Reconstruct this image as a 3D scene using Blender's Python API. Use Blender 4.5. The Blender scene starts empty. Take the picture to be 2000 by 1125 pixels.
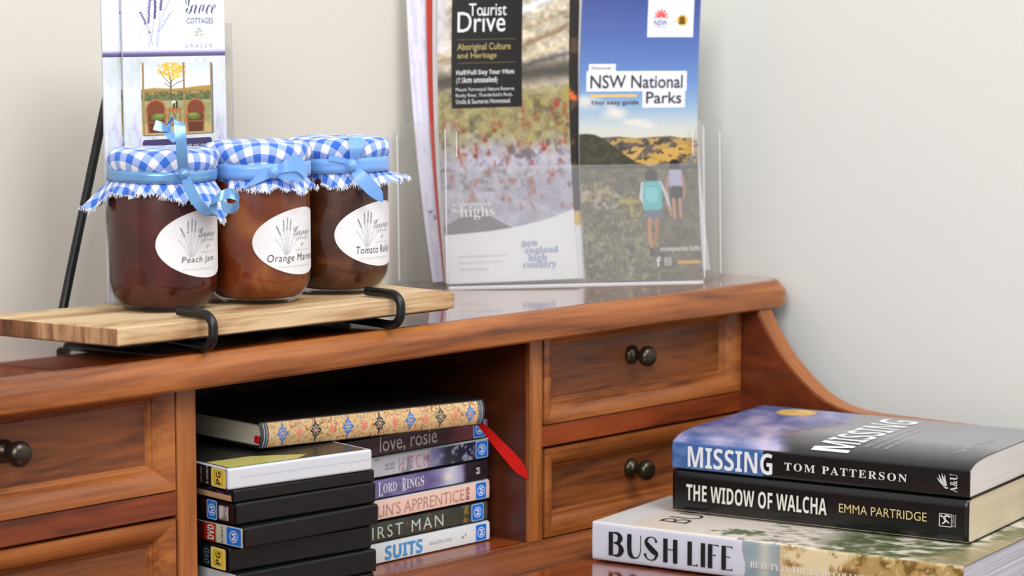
import bpy, bmesh, math, random
import numpy as np
from mathutils import Vector, Matrix

random.seed(7)
PI = math.pi
sc = bpy.context.scene
COL = sc.collection

# ------------------------------------------------------------------ camera
cam_d = bpy.data.cameras.new('camera')
cam = bpy.data.objects.new('camera', cam_d)
COL.objects.link(cam)
PITCH = math.atan(542 / 5030)
Fh = Vector((.736, .677, 0)).normalized()
Rt = Vector((.677, -.736, 0)).normalized()
Fw = Fh * math.cos(PITCH) - Vector((0, 0, 1)) * math.sin(PITCH)
Up = Rt.cross(Fw)
mt = Matrix((Rt, Up, -Fw)).transposed().to_4x4()
mt.translation = Vector((-1.4554, -1.3236, .4121))
cam.matrix_world = mt
cam_d.sensor_width = 36
cam_d.lens = 5030 / 2000 * 36
cam_d.clip_start = .05
cam_d.dof.use_dof = True
cam_d.dof.focus_distance = 1.84
cam_d.dof.aperture_fstop = 9.0
sc.camera = cam

# ------------------------------------------------------------------ world, lamps, exposure
w = bpy.data.worlds.new('world')
sc.world = w
w.use_nodes = True
w.node_tree.nodes['Background'].inputs[0].default_value = (.96, .97, 1.0, 1)
w.node_tree.nodes['Background'].inputs[1].default_value = .50


def area(name, loc, tgt, size, power, col, sy=None):
    d = bpy.data.lights.new(name, 'AREA')
    d.shape = 'RECTANGLE'
    d.size = size
    d.size_y = sy or size
    d.energy = power
    d.color = col
    o = bpy.data.objects.new(name, d)
    COL.objects.link(o)
    o.location = loc
    o.rotation_euler = (Vector(tgt) - Vector(loc)).to_track_quat('-Z', 'Y').to_euler()
    return o


area('window_light', (-2.3, -1.5, 1.45), (.1, .1, .15), 1.1, 47, (1, .995, .985), 1.3)
area('room_light', (-.25, -1.5, 2.1), (0, 0, .1), 1.1, 37, (1, .99, .98))

sc.view_settings.view_transform = 'Standard'
sc.view_settings.look = 'None'
sc.view_settings.exposure = .05
sc.view_settings.gamma = 1
sc.view_settings.use_curve_mapping = False
sc.cycles.max_bounces = 10
sc.cycles.transparent_max_bounces = 24


# ------------------------------------------------------------------ colour and node helpers
def lin(c):
    c = np.asarray(c, float) / 255.
    return np.where(c <= .04045, c / 12.92, ((c + .055) / 1.055) ** 2.4)


def L4(c):
    return (*[float(v) for v in lin(c)], 1)


MATS = {}


def mat(name, col=(200, 200, 200), rough=.5, metal=0, spec=.5, coat=0, sheen=0, attr=False, sub=0):
    if name in MATS:
        return MATS[name]
    m = bpy.data.materials.new(name)
    m.use_nodes = True
    b = m.node_tree.nodes['Principled BSDF']
    b.inputs['Base Color'].default_value = L4(col)
    b.inputs['Roughness'].default_value = rough
    b.inputs['Metallic'].default_value = metal
    b.inputs['Specular IOR Level'].default_value = spec
    b.inputs['Coat Weight'].default_value = coat
    b.inputs['Coat Roughness'].default_value = .08
    b.inputs['Sheen Weight'].default_value = sheen
    if sub:
        b.inputs['Subsurface Weight'].default_value = sub
        b.inputs['Subsurface Scale'].default_value = .01
    if attr:
        a = m.node_tree.nodes.new('ShaderNodeAttribute')
        a.attribute_name = 'Col'
        m.node_tree.links.new(a.outputs['Color'], b.inputs['Base Color'])
    MATS[name] = m
    return m


def nn(m, t, **kw):
    n = m.node_tree.nodes.new(t)
    for k, v in kw.items():
        setattr(n, k, v)
    return n


def ramp(m, stops):
    r = nn(m, 'ShaderNodeValToRGB')
    e = r.color_ramp.elements
    while len(e) < len(stops):
        e.new(.5)
    for i, (p, c) in enumerate(stops):
        e[i].position = p
        e[i].color = L4(c)
    return r


def wood(name, stops, scale=(3, 30, 30), rough=.3, coat=.3, bump=.15, seed=0., coatr=.12, end=None):
    m = mat(name, rough=rough, coat=coat)
    lk = m.node_tree.links.new
    b = m.node_tree.nodes['Principled BSDF']
    b.inputs['Coat Roughness'].default_value = coatr
    tc = nn(m, 'ShaderNodeTexCoord')
    mp = nn(m, 'ShaderNodeMapping')
    mp.inputs['Scale'].default_value = scale
    mp.inputs['Location'].default_value = (seed, seed * 1.7, seed * .6)
    lk(tc.outputs['Object'], mp.inputs['Vector'])
    n1 = nn(m, 'ShaderNodeTexNoise')
    n1.inputs['Scale'].default_value = 1.0
    n1.inputs['Detail'].default_value = 6
    n1.inputs['Roughness'].default_value = .6
    n1.inputs['Distortion'].default_value = .8
    lk(mp.outputs[0], n1.inputs['Vector'])
    mp2 = nn(m, 'ShaderNodeMapping')
    mp2.inputs['Scale'].default_value = [s * 7 if s > 10 else s * 2.5 for s in scale]
    lk(tc.outputs['Object'], mp2.inputs['Vector'])
    n2 = nn(m, 'ShaderNodeTexNoise')
    n2.inputs['Scale'].default_value = 1.0
    n2.inputs['Detail'].default_value = 4
    lk(mp2.outputs[0], n2.inputs['Vector'])
    mx = nn(m, 'ShaderNodeMath', operation='MULTIPLY_ADD')
    lk(n2.outputs[0], mx.inputs[0])
    mx.inputs[1].default_value = .35
    sub = nn(m, 'ShaderNodeMath', operation='SUBTRACT')
    lk(n1.outputs[0], sub.inputs[0])
    sub.inputs[1].default_value = .17
    lk(sub.outputs[0], mx.inputs[2])
    r = ramp(m, stops)
    lk(mx.outputs[0], r.inputs[0])
    out = r.outputs[0]
    if end:
        g = nn(m, 'ShaderNodeNewGeometry')
        vt = nn(m, 'ShaderNodeVectorTransform', vector_type='NORMAL', convert_from='WORLD', convert_to='OBJECT')
        lk(g.outputs['True Normal'], vt.inputs[0])
        sx = nn(m, 'ShaderNodeSeparateXYZ')
        lk(vt.outputs[0], sx.inputs[0])
        ab = nn(m, 'ShaderNodeMath', operation='ABSOLUTE')
        lk(sx.outputs[0], ab.inputs[0])
        gt = nn(m, 'ShaderNodeMath', operation='GREATER_THAN')
        lk(ab.outputs[0], gt.inputs[0])
        gt.inputs[1].default_value = .75
        mp3 = nn(m, 'ShaderNodeMapping')
        mp3.inputs['Scale'].default_value = (1, 75, 9)
        lk(tc.outputs['Object'], mp3.inputs['Vector'])
        n3 = nn(m, 'ShaderNodeTexNoise')
        n3.inputs['Scale'].default_value = 1.
        n3.inputs['Detail'].default_value = 7
        n3.inputs['Roughness'].default_value = .7
        lk(mp3.outputs[0], n3.inputs['Vector'])
        r3 = ramp(m, end)
        # heartwood (darker) runs along one side of the board
        so = nn(m, 'ShaderNodeSeparateXYZ')
        lk(tc.outputs['Object'], so.inputs[0])
        mr = nn(m, 'ShaderNodeMapRange')
        lk(so.outputs[1], mr.inputs[0])
        mr.inputs[1].default_value = .065
        mr.inputs[2].default_value = .085
        mr.inputs[3].default_value = 0
        mr.inputs[4].default_value = -.2
        ad = nn(m, 'ShaderNodeMath', operation='ADD')
        lk(n3.outputs[0], ad.inputs[0])
        lk(mr.outputs[0], ad.inputs[1])
        lk(ad.outputs[0], r3.inputs[0])
        mix = nn(m, 'ShaderNodeMix', data_type='RGBA')
        lk(gt.outputs[0], mix.inputs[0])
        lk(out, mix.inputs[6])
        lk(r3.outputs[0], mix.inputs[7])
        out = mix.outputs[2]
    lk(out, b.inputs['Base Color'])
    bp = nn(m, 'ShaderNodeBump')
    bp.inputs['Strength'].default_value = bump
    bp.inputs['Distance'].default_value = .0006
    lk(n2.outputs[0], bp.inputs['Height'])
    lk(bp.outputs[0], b.inputs['Normal'])
    return m


ST_FRONT = [(.28, (86, 44, 18)), (.42, (134, 74, 32)), (.56, (160, 94, 44)), (.76, (178, 112, 56))]
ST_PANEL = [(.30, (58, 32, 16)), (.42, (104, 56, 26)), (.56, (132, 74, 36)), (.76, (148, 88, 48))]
ST_RED = [(.28, (72, 28, 10)), (.44, (112, 48, 18)), (.6, (138, 62, 25)), (.8, (154, 78, 36))]
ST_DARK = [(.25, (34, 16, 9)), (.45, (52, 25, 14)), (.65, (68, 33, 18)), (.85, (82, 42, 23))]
W_front = wood('varnished wood, grain along the front', ST_FRONT, (4, 40, 40), .36, .12)
W_post = wood('varnished wood, upright grain', ST_FRONT, (45, 45, 5), .38, .1, seed=3)
W_ledge = wood('satin ledge wood', [(.25, (76, 36, 16)), (.42, (112, 60, 29)), (.58, (136, 76, 40)), (.78, (152, 90, 50))], (4, 36, 40), .5, .0, seed=13)
W_edge = wood('varnished edge wood', ST_FRONT, (30, 5, 5), .4, .1, seed=21)
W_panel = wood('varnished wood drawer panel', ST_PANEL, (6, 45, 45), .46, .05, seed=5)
W_red = wood('reddish varnished rail wood', ST_RED, (5, 40, 40), .40, .1, seed=8)
W_top = wood('glossy varnished top wood', ST_RED, (4, 40, 40), .13, 1.0, .02, seed=11, coatr=.04)
W_side = wood('varnished side wood', [(.25, (62, 24, 10)), (.45, (98, 42, 18)), (.62, (120, 56, 26)), (.82, (136, 70, 34))], (40, 6, 14), .38, .15, seed=2)
W_sidein = wood('shade-darkened reddish cubby side wood', [(.25, (50, 22, 11)), (.45, (78, 36, 19)), (.65, (96, 46, 24)), (.85, (112, 56, 30))], (40, 6, 14), .4, .15, seed=6)  # darkened to carry the cubby's inner shade in the wood colour
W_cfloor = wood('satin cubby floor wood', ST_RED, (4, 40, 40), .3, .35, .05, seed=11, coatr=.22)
W_in = wood('shade-darkened inner wood', ST_DARK, (30, 6, 14), .45, .1, seed=2)  # same desk wood with the cubby's interior shade mixed into its colour
W_plank = wood('pale raw timber', [(.28, (128, 90, 56)), (.42, (176, 140, 98)), (.54, (206, 178, 138)), (.8, (216, 192, 156))],
               (5, 26, 44), .6, 0, .3, seed=4,
               end=[(.25, (82, 46, 26)), (.42, (132, 88, 56)), (.55, (178, 140, 102)), (.75, (196, 162, 124))])

M_metal = mat('black powder coated wire', (12, 13, 14), .34, 0, .45)
M_knob = mat('aged bronze', (72, 66, 58), .28, .85)
M_paper = mat('white paper', (226, 226, 228), .7, 0, .2)
M_print = mat('printed satin paper', attr=True, rough=.38, spec=.4)
M_gloss = mat('printed glossy cover', attr=True, rough=.30, spec=.42, coat=.12)
M_ink = {}


def ink(c):
    k = tuple(c)
    if k not in M_ink:
        M_ink[k] = mat('ink %d %d %d' % k, c, .4, 0, .4)
    return M_ink[k]


def pages_mat(name, c1, c2, scale=2600, axis=2):
    m = mat(name, rough=.75, spec=.15)
    lk = m.node_tree.links.new
    tc = nn(m, 'ShaderNodeTexCoord')
    mp = nn(m, 'ShaderNodeMapping')
    s = [4, 4, 4]
    s[axis] = scale
    mp.inputs['Scale'].default_value = s
    lk(tc.outputs['Object'], mp.inputs['Vector'])
    n = nn(m, 'ShaderNodeTexNoise')
    n.inputs['Scale'].default_value = 1
    n.inputs['Detail'].default_value = 2
    lk(mp.outputs[0], n.inputs['Vector'])
    r = ramp(m, [(.3, c1), (.65, c2)])
    lk(n.outputs[0], r.inputs[0])
    lk(r.outputs[0], m.node_tree.nodes['Principled BSDF'].inputs['Base Color'])
    return m


P_white = pages_mat('white page edges', (196, 194, 190), (232, 231, 228))
P_cream = pages_mat('cream page edges', (192, 180, 150), (226, 216, 190))
P_art = pages_mat('glossy art paper edges', (150, 156, 172), (226, 230, 238), 1500)
P_jrnl = pages_mat('ivory page edges', (176, 164, 140), (222, 214, 196), 2200)


def clear(name, tint=(250, 252, 252), refl=.06, edge=.75, veil=0., rough=.05):
    m = bpy.data.materials.new(name)
    m.use_nodes = True
    nt = m.node_tree
    nt.nodes.remove(nt.nodes['Principled BSDF'])
    out = nt.nodes['Material Output']
    tr = nn(m, 'ShaderNodeBsdfTransparent')
    tr.inputs[0].default_value = L4(tint)
    gl = nn(m, 'ShaderNodeBsdfGlossy')
    gl.inputs['Roughness'].default_value = rough
    fr = nn(m, 'ShaderNodeLayerWeight')
    fr.inputs[0].default_value = .35
    mr = nn(m, 'ShaderNodeMapRange')
    nt.links.new(fr.outputs['Fresnel'], mr.inputs[0])
    mr.inputs[3].default_value = refl
    mr.inputs[4].default_value = edge
    mx = nn(m, 'ShaderNodeMixShader')
    nt.links.new(mr.outputs[0], mx.inputs[0])
    nt.links.new(tr.outputs[0], mx.inputs[1])
    nt.links.new(gl.outputs[0], mx.inputs[2])
    last = mx
    if veil:  # white diffuse layer imitating reflected haze
        df = nn(m, 'ShaderNodeBsdfDiffuse')
        df.inputs[0].default_value = (.9, .9, .92, 1)
        m2 = nn(m, 'ShaderNodeMixShader')
        m2.inputs[0].default_value = veil
        nt.links.new(mx.outputs[0], m2.inputs[1])
        nt.links.new(df.outputs[0], m2.inputs[2])
        last = m2
    nt.links.new(last.outputs[0], out.inputs[0])
    return m


G_acr = clear('clear acrylic', tint=(254, 254, 254), refl=.012, edge=.34, veil=.010)
G_acrf = clear('haze-veiled clear acrylic', tint=(254, 254, 254), refl=.015, edge=.4, veil=.075)  # veil puts the haze of the reflected room into the front panel
M_edge = mat('white acrylic edge highlight', (232, 236, 238), .2, 0, .6)  # opaque white standing in for bright highlights along the acrylic edges
G_jar = clear('jar glass', tint=(254, 254, 254), refl=.02, edge=.55, rough=.02)


def jam_mat(name, c1, c2, c3, scale):
    m = mat(name, rough=.35, spec=.3, sub=.35)
    lk = m.node_tree.links.new
    b = m.node_tree.nodes['Principled BSDF']
    b.inputs['Subsurface Radius'].default_value = (1, .35, .12)
    tc = nn(m, 'ShaderNodeTexCoord')
    n = nn(m, 'ShaderNodeTexNoise')
    n.inputs['Scale'].default_value = scale
    n.inputs['Detail'].default_value = 4
    n.inputs['Distortion'].default_value = .7
    lk(tc.outputs['Object'], n.inputs['Vector'])
    r = ramp(m, [(.3, c1), (.52, c2), (.72, c3)])
    lk(n.outputs[0], r.inputs[0])
    lk(r.outputs[0], b.inputs['Base Color'])
    return m


J_peach = jam_mat('dark peach jam', (60, 13, 7), (80, 21, 11), (102, 34, 17), 24)
J_peach.node_tree.nodes['Principled BSDF'].inputs['Subsurface Weight'].default_value = 0
J_orange = jam_mat('orange marmalade', (106, 44, 12), (134, 60, 20), (172, 104, 46), 34)
J_tomato = jam_mat('tomato relish', (62, 28, 10), (90, 46, 18), (118, 74, 36), 55)


def gingham():
    m = mat('blue gingham cotton', rough=.85, spec=.1, sheen=.3)
    lk = m.node_tree.links.new
    b = m.node_tree.nodes['Principled BSDF']
    uv = nn(m, 'ShaderNodeUVMap')
    uv.uv_map = 'UVMap'
    sp = nn(m, 'ShaderNodeSeparateXYZ')
    lk(uv.outputs[0], sp.inputs[0])
    st = []
    for k in (0, 1):
        ml = nn(m, 'ShaderNodeMath', operation='MULTIPLY')
        lk(sp.outputs[k], ml.inputs[0])
        ml.inputs[1].default_value = 1 / .0124
        fr = nn(m, 'ShaderNodeMath', operation='FRACT')
        lk(ml.outputs[0], fr.inputs[0])
        gt = nn(m, 'ShaderNodeMath', operation='GREATER_THAN')
        lk(fr.outputs[0], gt.inputs[0])
        gt.inputs[1].default_value = .5
        st.append(gt)
    ad = nn(m, 'ShaderNodeMath', operation='ADD')
    lk(st[0].outputs[0], ad.inputs[0])
    lk(st[1].outputs[0], ad.inputs[1])
    hf = nn(m, 'ShaderNodeMath', operation='MULTIPLY')
    lk(ad.outputs[0], hf.inputs[0])
    hf.inputs[1].default_value = .5
    r = ramp(m, [(0, (230, 232, 242)), (.5, (146, 172, 226)), (1, (58, 108, 206))])
    lk(hf.outputs[0], r.inputs[0])
    ns = nn(m, 'ShaderNodeTexNoise')
    ns.inputs['Scale'].default_value = 2600
    bp = nn(m, 'ShaderNodeBump')
    bp.inputs['Strength'].default_value = .5
    bp.inputs['Distance'].default_value = .0004
    tc = nn(m, 'ShaderNodeTexCoord')
    lk(tc.outputs['Object'], ns.inputs['Vector'])
    lk(ns.outputs[0], bp.inputs['Height'])
    lk(bp.outputs[0], b.inputs['Normal'])
    lk(r.outputs[0], b.inputs['Base Color'])
    return m


M_ging = gingham()
M_fray = mat('white cotton threads', (232, 234, 242), .9, 0, .1)
M_ribbon = mat('light blue satin ribbon', (112, 164, 228), .34, 0, .55, sheen=.3)
M_foil = mat('shiny blue curling ribbon', (108, 158, 208), .25, .35, .6)
M_case = mat('black polypropylene', (13, 14, 16), .36, 0, .38)
M_clearcase = mat('milky white polypropylene', (204, 207, 214), .3, 0, .5, sub=.2)
M_seam = mat('dark seam shadow plastic', (14, 14, 16), .5)
M_seamw = mat('grey seam plastic', (178, 182, 192), .5)
M_redrib = mat('red satin ribbon', (196, 12, 10), .45, 0, .4)
M_wallb = mat('wall paint in shaded tone', (211, 207, 198), .85, 0, .15)  # duller tone puts the back wall's weaker light into its colour
M_wallr = mat('wall paint in lit tone', (223, 225, 222), .85, 0, .15)  # paler tone puts the right wall's stronger light into its colour
M_floor = wood('floorboards', ST_FRONT, (2, 14, 14), .4, .1)
for m in (M_wallb, M_wallr):
    tc = nn(m, 'ShaderNodeTexCoord')
    ns = nn(m, 'ShaderNodeTexNoise')
    ns.inputs['Scale'].default_value = 90
    ns.inputs['Detail'].default_value = 5
    m.node_tree.links.new(tc.outputs['Object'], ns.inputs['Vector'])
    bp = nn(m, 'ShaderNodeBump')
    bp.inputs['Strength'].default_value = .12
    bp.inputs['Distance'].default_value = .002
    m.node_tree.links.new(ns.outputs[0], bp.inputs['Height'])
    m.node_tree.links.new(bp.outputs[0], m.node_tree.nodes['Principled BSDF'].inputs['Normal'])


# ------------------------------------------------------------------ object helpers
def thing(name, label, cat, loc=(0, 0, 0), rz=0, group=None, rx=0, ry=0):
    o = bpy.data.objects.new(name, None)
    o.empty_display_size = .02
    COL.objects.link(o)
    o.location = loc
    o.rotation_euler = (rx, ry, rz)
    tag(o, label, cat, group)
    return o


def tag(o, label, cat, group=None):
    o['label'] = label
    o['category'] = cat
    if group:
        o['group'] = group
    return o


def link(name, me, m, parent=None, bevel=0, seg=2, smooth=False, label=None, solid=0, offs=-1):
    o = bpy.data.objects.new(name, me)
    COL.objects.link(o)
    if m:
        me.materials.append(m)
    if parent:
        o.parent = parent
    if smooth or bevel:
        me.polygons.foreach_set('use_smooth', [True] * len(me.polygons))
    if solid:
        s = o.modifiers.new('solid', 'SOLIDIFY')
        s.thickness = solid
        s.offset = offs
    if bevel:
        b = o.modifiers.new('bevel', 'BEVEL')
        b.width = bevel
        b.segments = seg
        b.limit_method = 'ANGLE'
        b.angle_limit = math.radians(35)
        b.harden_normals = True
    if label:
        o['label'] = label
    return o


class MB:
    def __init__(s):
        s.v = []
        s.f = []

    def box(s, x0, x1, y0, y1, z0, z1):
        n = len(s.v)
        s.v += [(x, y, z) for z in (z0, z1) for (x, y) in ((x0, y0), (x1, y0), (x1, y1), (x0, y1))]
        s.f += [tuple(n + i for i in q) for q in
                ((3, 2, 1, 0), (4, 5, 6, 7), (0, 1, 5, 4), (1, 2, 6, 5), (2, 3, 7, 6), (3, 0, 4, 7))]
        return s

    def grid(s, P, closed_u=False, closed_v=False):
        """P[i][j] rows of points"""
        n = len(s.v)
        R, Cn = len(P), len(P[0])
        for r in P:
            s.v += [tuple(p) for p in r]
        for i in range(R if closed_u else R - 1):
            for j in range(Cn if closed_v else Cn - 1):
                a, b = i, (i + 1) % R
                c, d = j, (j + 1) % Cn
                s.f.append((n + a * Cn + c, n + a * Cn + d, n + b * Cn + d, n + b * Cn + c))
        return s

    def lathe(s, prof, seg=48, c=(0, 0, 0)):
        P = [[(c[0] + r * math.cos(2 * PI * k / seg), c[1] + r * math.sin(2 * PI * k / seg), c[2] + z) for k in range(seg)]
             for r, z in prof]
        return s.grid(P, closed_v=True)

    def tube(s, pts, r, seg=14, cap=True):
        pts = [Vector(p) for p in pts]
        t0 = (pts[1] - pts[0]).normalized()
        u = t0.orthogonal().normalized()
        P = []
        for i, p in enumerate(pts):
            t = (pts[min(i + 1, len(pts) - 1)] - pts[max(i - 1, 0)]).normalized()
            u = (u - t * u.dot(t)).normalized()
            v = t.cross(u)
            P.append([p + (u * math.cos(2 * PI * k / seg) + v * math.sin(2 * PI * k / seg)) * r for k in range(seg)])
        n = len(s.v)
        s.grid(P, closed_v=True)
        if cap:
            s.f.append(tuple(n + k for k in range(seg)))
            m = n + (len(pts) - 1) * seg
            s.f.append(tuple(m + k for k in reversed(range(seg))))
        return s

    def prism(s, poly, y0, y1, ax='y'):
        """poly in (a,b); extruded along ax"""
        n = len(s.v)
        k = len(poly)
        for t in (y0, y1):
            for a, b in poly:
                s.v.append({'y': (a, t, b), 'x': (t, a, b), 'z': (a, b, t)}[ax])
        s.f.append(tuple(range(n, n + k)))
        s.f.append(tuple(reversed(range(n + k, n + 2 * k))))
        for i in range(k):
            j = (i + 1) % k
            s.f.append((n + i, n + k + i, n + k + j, n + j))
        return s

    def _lean(s, k=.055):
        s.v = [(x, y + k * z, z) for x, y, z in s.v]
        return s

    def build(s, name, m, parent=None, fix=True, **kw):
        me = bpy.data.meshes.new(name)
        me.from_pydata(s.v, [], s.f)
        if fix:
            bm = bmesh.new()
            bm.from_mesh(me)
            bmesh.ops.recalc_face_normals(bm, faces=bm.faces)
            bm.to_mesh(me)
            bm.free()
        me.update()
        return link(name, me, m, parent, **kw)


def smooth_path(pts, n=8):
    P = [np.array(p, float) for p in pts]
    P = [2 * P[0] - P[1]] + P + [2 * P[-1] - P[-2]]
    out = []
    for i in range(1, len(P) - 2):
        for k in range(n):
            t = k / n
            a, b, c, d = P[i - 1], P[i], P[i + 1], P[i + 2]
            out.append(.5 * (2 * b + (c - a) * t + (2 * a - 5 * b + 4 * c - d) * t * t + (3 * b - a - 3 * c + d) * t ** 3))
    out.append(P[-2])
    return out


# ------------------------------------------------------------------ flat geometry: text and strokes
def uni(s, kind):
    o = ''
    for ch in s:
        base = {'serif': (0x1D400, 0x1D41A), 'script': (0x1D4D0, 0x1D4EA), 'bold': (0x1D5D4, 0x1D5EE)}.get(kind)
        if base and 'A' <= ch <= 'Z':
            o += chr(base[0] + ord(ch) - 65)
        elif base and 'a' <= ch <= 'z':
            o += chr(base[1] + ord(ch) - 97)
        else:
            o += ch
    return o


def text2d(s, x0, x1, y0, y1, kind='sans', off=0, space=1.0, shear=0, rot=0):
    """text fitted to a box; rot in quarter turns"""
    c = bpy.data.curves.new('t', 'FONT')
    c.body = uni(s, kind)
    c.resolution_u = 3
    c.offset = off
    c.space_character = space
    c.shear = shear
    o = bpy.data.objects.new('t', c)
    COL.objects.link(o)
    dg = bpy.context.evaluated_depsgraph_get()
    dg.update()
    me = bpy.data.meshes.new_from_object(o.evaluated_get(dg))
    V = np.empty(len(me.vertices) * 3)
    me.vertices.foreach_get('co', V)
    V = V.reshape(-1, 3)[:, :2]
    F = [tuple(p.vertices) for p in me.polygons]
    bpy.data.objects.remove(o)
    bpy.data.meshes.remove(me)
    bpy.data.curves.remove(c)
    for _ in range(rot % 4):
        V = np.stack([-V[:, 1], V[:, 0]], 1)
    mn, mx = V.min(0), V.max(0)
    V = (V - mn) / (mx - mn) * [x1 - x0, y1 - y0] + [x0, y0]
    return V, F


def stroke2d(pts, wd, n=0):
    """polyline with width(s) as quads"""
    if n:
        wl = wd if isinstance(wd, (list, tuple)) else [wd] * len(pts)
        q = smooth_path([(*p, k) for p, k in zip(pts, wl)], n)
        pts = [(a[0], a[1]) for a in q]
        wd = [max(a[2], 1e-5) for a in q]
    P = np.array(pts, float)
    if not isinstance(wd, (list, tuple)):
        wd = [wd] * len(P)
    V = []
    for i in range(len(P)):
        t = P[min(i + 1, len(P) - 1)] - P[max(i - 1, 0)]
        t = t / (np.linalg.norm(t) + 1e-12)
        nrm = np.array([-t[1], t[0]]) * wd[i] / 2
        V += [P[i] + nrm, P[i] - nrm]
    F = [(2 * i, 2 * i + 1, 2 * i + 3, 2 * i + 2) for i in range(len(P) - 1)]
    return np.array(V), F


def poly2d(pts):
    return np.array(pts, float), [tuple(range(len(pts)))]


def ell2d(cx, cy, rx, ry, n=24):
    return poly2d([(cx + rx * math.cos(2 * PI * k / n), cy + ry * math.sin(2 * PI * k / n)) for k in range(n)])


def rrect2d(x0, x1, y0, y1, r, n=4):
    P = []
    for cx, cy, a in ((x1 - r, y1 - r, 0), (x0 + r, y1 - r, 90), (x0 + r, y0 + r, 180), (x1 - r, y0 + r, 270)):
        for k in range(n + 1):
            t = math.radians(a + 90 * k / n)
            P.append((cx + r * math.cos(t), cy + r * math.sin(t)))
    return poly2d(P)


def decal(name, parts, fn, m, parent=None, label=None):
    V, F = [], []
    for v, f in parts:
        n = len(V)
        V += [fn(float(a), float(b)) for a, b in v]
        F += [tuple(n + i for i in q) for q in f]
    me = bpy.data.meshes.new(name)
    me.from_pydata(V, [], F)
    me.update()
    return link(name, me, m, parent, label=label)


# ------------------------------------------------------------------ painting flat print with numpy
def _h(ix, iy, s):
    n = (ix * 374761393 + iy * 668265263 + s * 1442695041) & 0xffffffff
    n = ((n ^ (n >> 13)) * 1274126177) & 0xffffffff
    return ((n ^ (n >> 16)) & 0xffff) / 65535.


def vnoise(x, y, s=0):
    ix = np.floor(x).astype(np.int64)
    iy = np.floor(y).astype(np.int64)
    fx = x - ix
    fy = y - iy
    fx = fx * fx * (3 - 2 * fx)
    fy = fy * fy * (3 - 2 * fy)
    a = _h(ix, iy, s) * (1 - fx) + _h(ix + 1, iy, s) * fx
    b = _h(ix, iy + 1, s) * (1 - fx) + _h(ix + 1, iy + 1, s) * fx
    return a * (1 - fy) + b * fy


def fbm(x, y, s=0, o=4):
    t, a, n = 0, .5, 0
    for k in range(o):
        t = t + a * vnoise(x * 2 ** k, y * 2 ** k, s + k)
        n += a
        a *= .55
    return t / n


class Canvas:
    """works in the print's own units X (right), Y (down)"""

    def __init__(s, x0, x1, y0, y1, nx, ny):
        s.X, s.Y = np.meshgrid(np.linspace(x0, x1, nx), np.linspace(y0, y1, ny))
        s.C = np.zeros((ny, nx, 3))

    def fill(s, mask, c):
        m = np.clip(np.asarray(mask, float), 0, 1)[..., None]
        s.C = s.C * (1 - m) + np.asarray(c, float) * m

    def rect(s, x0, x1, y0, y1, c, r=0):
        if r:
            dx = np.maximum(np.maximum(x0 + r - s.X, s.X - x1 + r), 0)
            dy = np.maximum(np.maximum(y0 + r - s.Y, s.Y - y1 + r), 0)
            s.fill(dx * dx + dy * dy < r * r, c)
        else:
            s.fill((s.X > x0) & (s.X < x1) & (s.Y > y0) & (s.Y < y1), c)

    def ell(s, cx, cy, rx, ry, c, soft=0):
        d = np.sqrt(((s.X - cx) / rx) ** 2 + ((s.Y - cy) / ry) ** 2)
        s.fill(d < 1 if not soft else (1 + soft - d) / (2 * soft), c)

    def line(s, pts, wd, c, a=1):
        for (ax, ay), (bx, by) in zip(pts[:-1], pts[1:]):
            dx, dy = bx - ax, by - ay
            t = np.clip(((s.X - ax) * dx + (s.Y - ay) * dy) / (dx * dx + dy * dy + 1e-9), 0, 1)
            d = np.hypot(s.X - ax - t * dx, s.Y - ay - t * dy)
            s.fill(np.clip(wd / 2 + .5 - d, 0, 1) * a, c)

    def below(s, pts, c, soft=1.):
        xs, ys = zip(*pts)
        s.fill((s.Y - np.interp(s.X, xs, ys)) / soft + .5, c)

    def grad(s, stops, mask=1):
        ys = [a for a, _ in stops]
        C = np.stack([np.interp(s.Y, ys, [c[k] for _, c in stops]) for k in range(3)], -1)
        m = np.clip(np.ones_like(s.X) * mask, 0, 1)[..., None]
        s.C = s.C * (1 - m) + C * m

    def mul(s, k):
        s.C = np.clip(s.C * k[..., None], 0, 255)


def painted(name, cv, fn, m, parent=None, label=None, solid=0, flip=False, smooth=True, offs=-1):
    """cv: Canvas (row 0 = top); fn(U,V) -> Nx3 points, U,V in 0..1 (V up)"""
    ny, nx, _ = cv.C.shape
    U, V = np.meshgrid(np.linspace(0, 1, nx), np.linspace(1, 0, ny))
    P = np.asarray(fn(U.ravel(), V.ravel()), float)
    if P.shape[0] == 3 and P.shape[1] != 3:
        P = P.T
    idx = np.arange(nx * ny).reshape(ny, nx)
    q = np.stack([idx[1:, :-1], idx[1:, 1:], idx[:-1, 1:], idx[:-1, :-1]], -1).reshape(-1, 4)
    if flip:
        q = q[:, ::-1]
    me = bpy.data.meshes.new(name)
    me.vertices.add(nx * ny)
    me.vertices.foreach_set('co', P.ravel())
    me.loops.add(q.size)
    me.loops.foreach_set('vertex_index', q.ravel().astype(np.int32))
    me.polygons.add(len(q))
    me.polygons.foreach_set('loop_start', np.arange(0, q.size, 4, dtype=np.int32))
    me.update(calc_edges=True)
    a = me.color_attributes.new('Col', 'FLOAT_COLOR', 'POINT')
    rgba = np.ones((nx * ny, 4), np.float32)
    rgba[:, :3] = lin(cv.C.reshape(-1, 3))
    a.data.foreach_set('color', rgba.ravel())
    return link(name, me, m, parent, label=label, smooth=smooth, solid=solid, offs=offs)


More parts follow.
